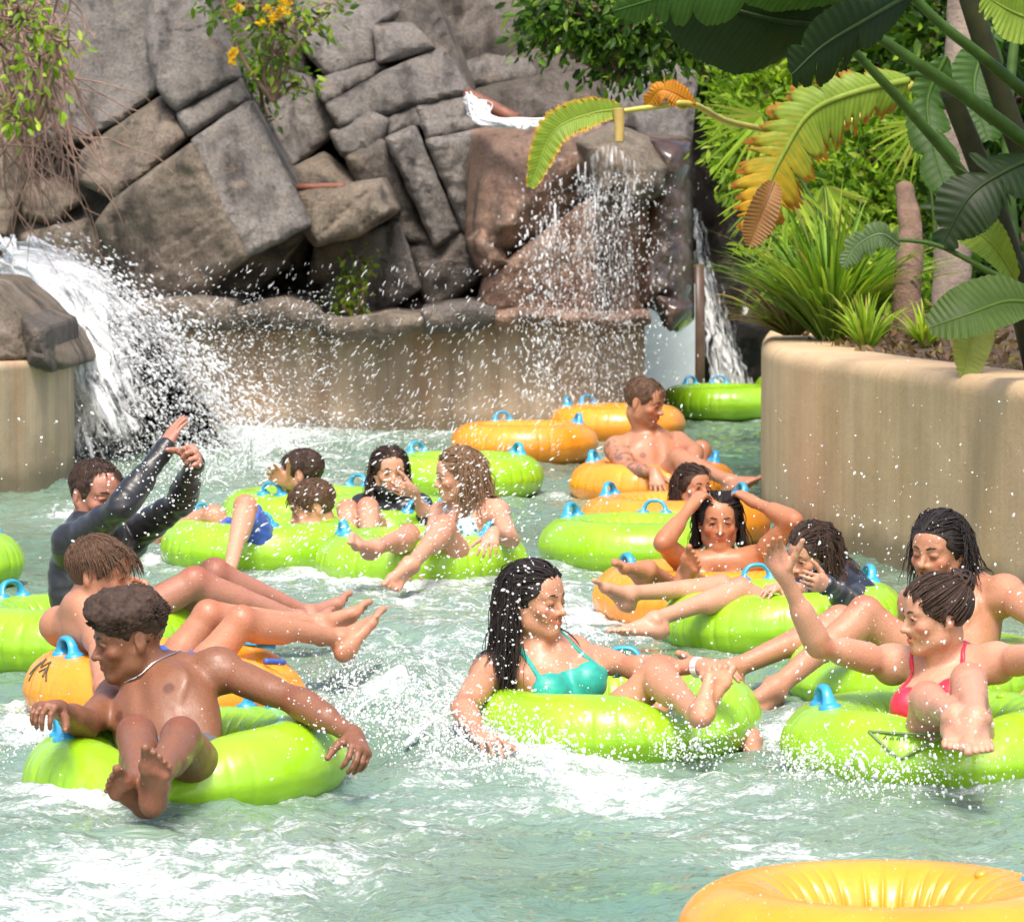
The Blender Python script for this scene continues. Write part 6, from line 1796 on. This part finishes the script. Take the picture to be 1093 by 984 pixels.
# splashes thrown up from the surface
mb = MB(); md = MB()
def splash(px, py, n, v, spread, rad, seed, up=1.0, dirx=0.0):
    r2 = np.random.default_rng(seed); o_ = PZ(px, py, .02); C, R, Dv = [], [], []
    for i in range(n):
        v0 = np.array([dirx + r2.normal() * spread, r2.normal() * spread, up * r2.uniform(.3, 1.0)]) * v; p0 = o_ + np.array([r2.normal(), r2.normal() * 1.2, 0]) * rad
        tm = r2.uniform(.25, .9) * 2 * v0[2] / 9.8; ts = np.linspace(0, max(tm, .03), 12)
        p = p0 + v0 * ts[:, None] + np.array([0, 0, -4.9]) * ts[:, None] ** 2
        if i % 70 == 0: mb.add(*tube(p, np.interp(np.linspace(0, 1, 12), [0, .5, 1], [.008, .005, .0015]) * r2.uniform(.5, 1.3) * (1 + .4 * r2.normal(size=12)).clip(.3, 2), 5))
        for k in range(8):
            tq = r2.uniform(.05, 1.25) * tm; q = p0 + v0 * tq + np.array([0, 0, -4.9]) * tq ** 2 + r2.normal(size=3) * .035
            if q[2] > -.02: C.append(q); R.append(.0012 + .0042 * r2.uniform() ** 3); Dv.append(v0 + np.array([0, 0, -9.8 * tq]))
    C, R, Dv = map(np.array, (C, R, Dv)); md.add(*scatter(C, R, Dv, r2.uniform(1, 2, len(C))))
splash(430, 770, 420, 1.7, .32, .16, 1); splash(500, 800, 320, 1.5, .35, .14, 2, 1, -.1); splash(530, 770, 120, 1.5, .3, .06, 3); splash(560, 820, 160, 1.1, .3, .12, 4)
splash(860, 815, 110, 1.0, .3, .07, 5); splash(945, 838, 90, 1.0, .25, .12, 6); splash(735, 805, 80, 1.1, .3, .08, 7); splash(400, 725, 160, 1.2, .35, .12, 8); splash(40, 790, 110, .9, .4, .10, 9)
splash(250, 500, 260, 2.6, .3, .30, 10, 1, .2); splash(330, 480, 260, 2.5, .3, .35, 11, 1, .25); splash(180, 515, 200, 2.3, .3, .25, 12, 1, .15); splash(620, 690, 80, 1.1, .3, .1, 13); splash(150, 550, 120, 1.4, .3, .15, 14)
stuff('splash_sheets', mb, 'threads of water thrown up where swimmers splash', 'splash', WHITE)
stuff('splash_drops', md, 'drops thrown up where swimmers splash', 'splash')
# ------------------------------------------------------------------ camera, light, render settings
cam_d = bpy.data.cameras.new('camera'); cam_o = bpy.data.objects.new('camera', cam_d); col.objects.link(cam_o)
cam_o.location = CAM; cam_o.rotation_euler = (math.pi / 2 - PITCH, 0, 0)
cam_d.sensor_width = 36; cam_d.lens = 36 * F_PX / 1093.0; cam_d.clip_end = 600; cam_d.clip_start = .1
cam_d.dof.use_dof = True; cam_d.dof.focus_distance = 13.0; cam_d.dof.aperture_fstop = 13.0
scene.camera = cam_o
w = bpy.data.worlds.new('World'); scene.world = w; w.use_nodes = True
sky = w.node_tree.nodes.new('ShaderNodeTexSky'); sky.sky_type = 'NISHITA'; sky.sun_disc = False
EL_, AZ = math.radians(60), math.radians(182)      # azimuth clockwise from +Y
sky.sun_elevation = EL_; sky.sun_rotation = AZ
sky.air_density = .8; sky.dust_density = 5.0; sky.ozone_density = .4
bg = w.node_tree.nodes['Background']; bg.inputs['Strength'].default_value = .15
w.node_tree.links.new(sky.outputs[0], bg.inputs[0])
sd = bpy.data.lights.new('sun', 'SUN'); so = bpy.data.objects.new('sun', sd); col.objects.link(so)
sd.energy = 1.5; sd.angle = math.radians(14); sd.color = (1.0, .95, .87)
dirv = Vector((math.sin(AZ) * math.cos(EL_), math.cos(AZ) * math.cos(EL_), math.sin(EL_)))
so.rotation_euler = dirv.to_track_quat('Z', 'Y').to_euler(); so.location = (0, 0, 30)
vs = scene.view_settings; vs.view_transform = 'Standard'; vs.look = 'None'; vs.exposure = 1.0; vs.gamma = 1.0; vs.use_curve_mapping = False
scene.render.engine = 'CYCLES'; scene.cycles.max_bounces = 6; scene.cycles.transparent_max_bounces = 6; scene.cycles.use_denoising = True
scene.cycles.caustics_reflective = False; scene.cycles.caustics_refractive = False
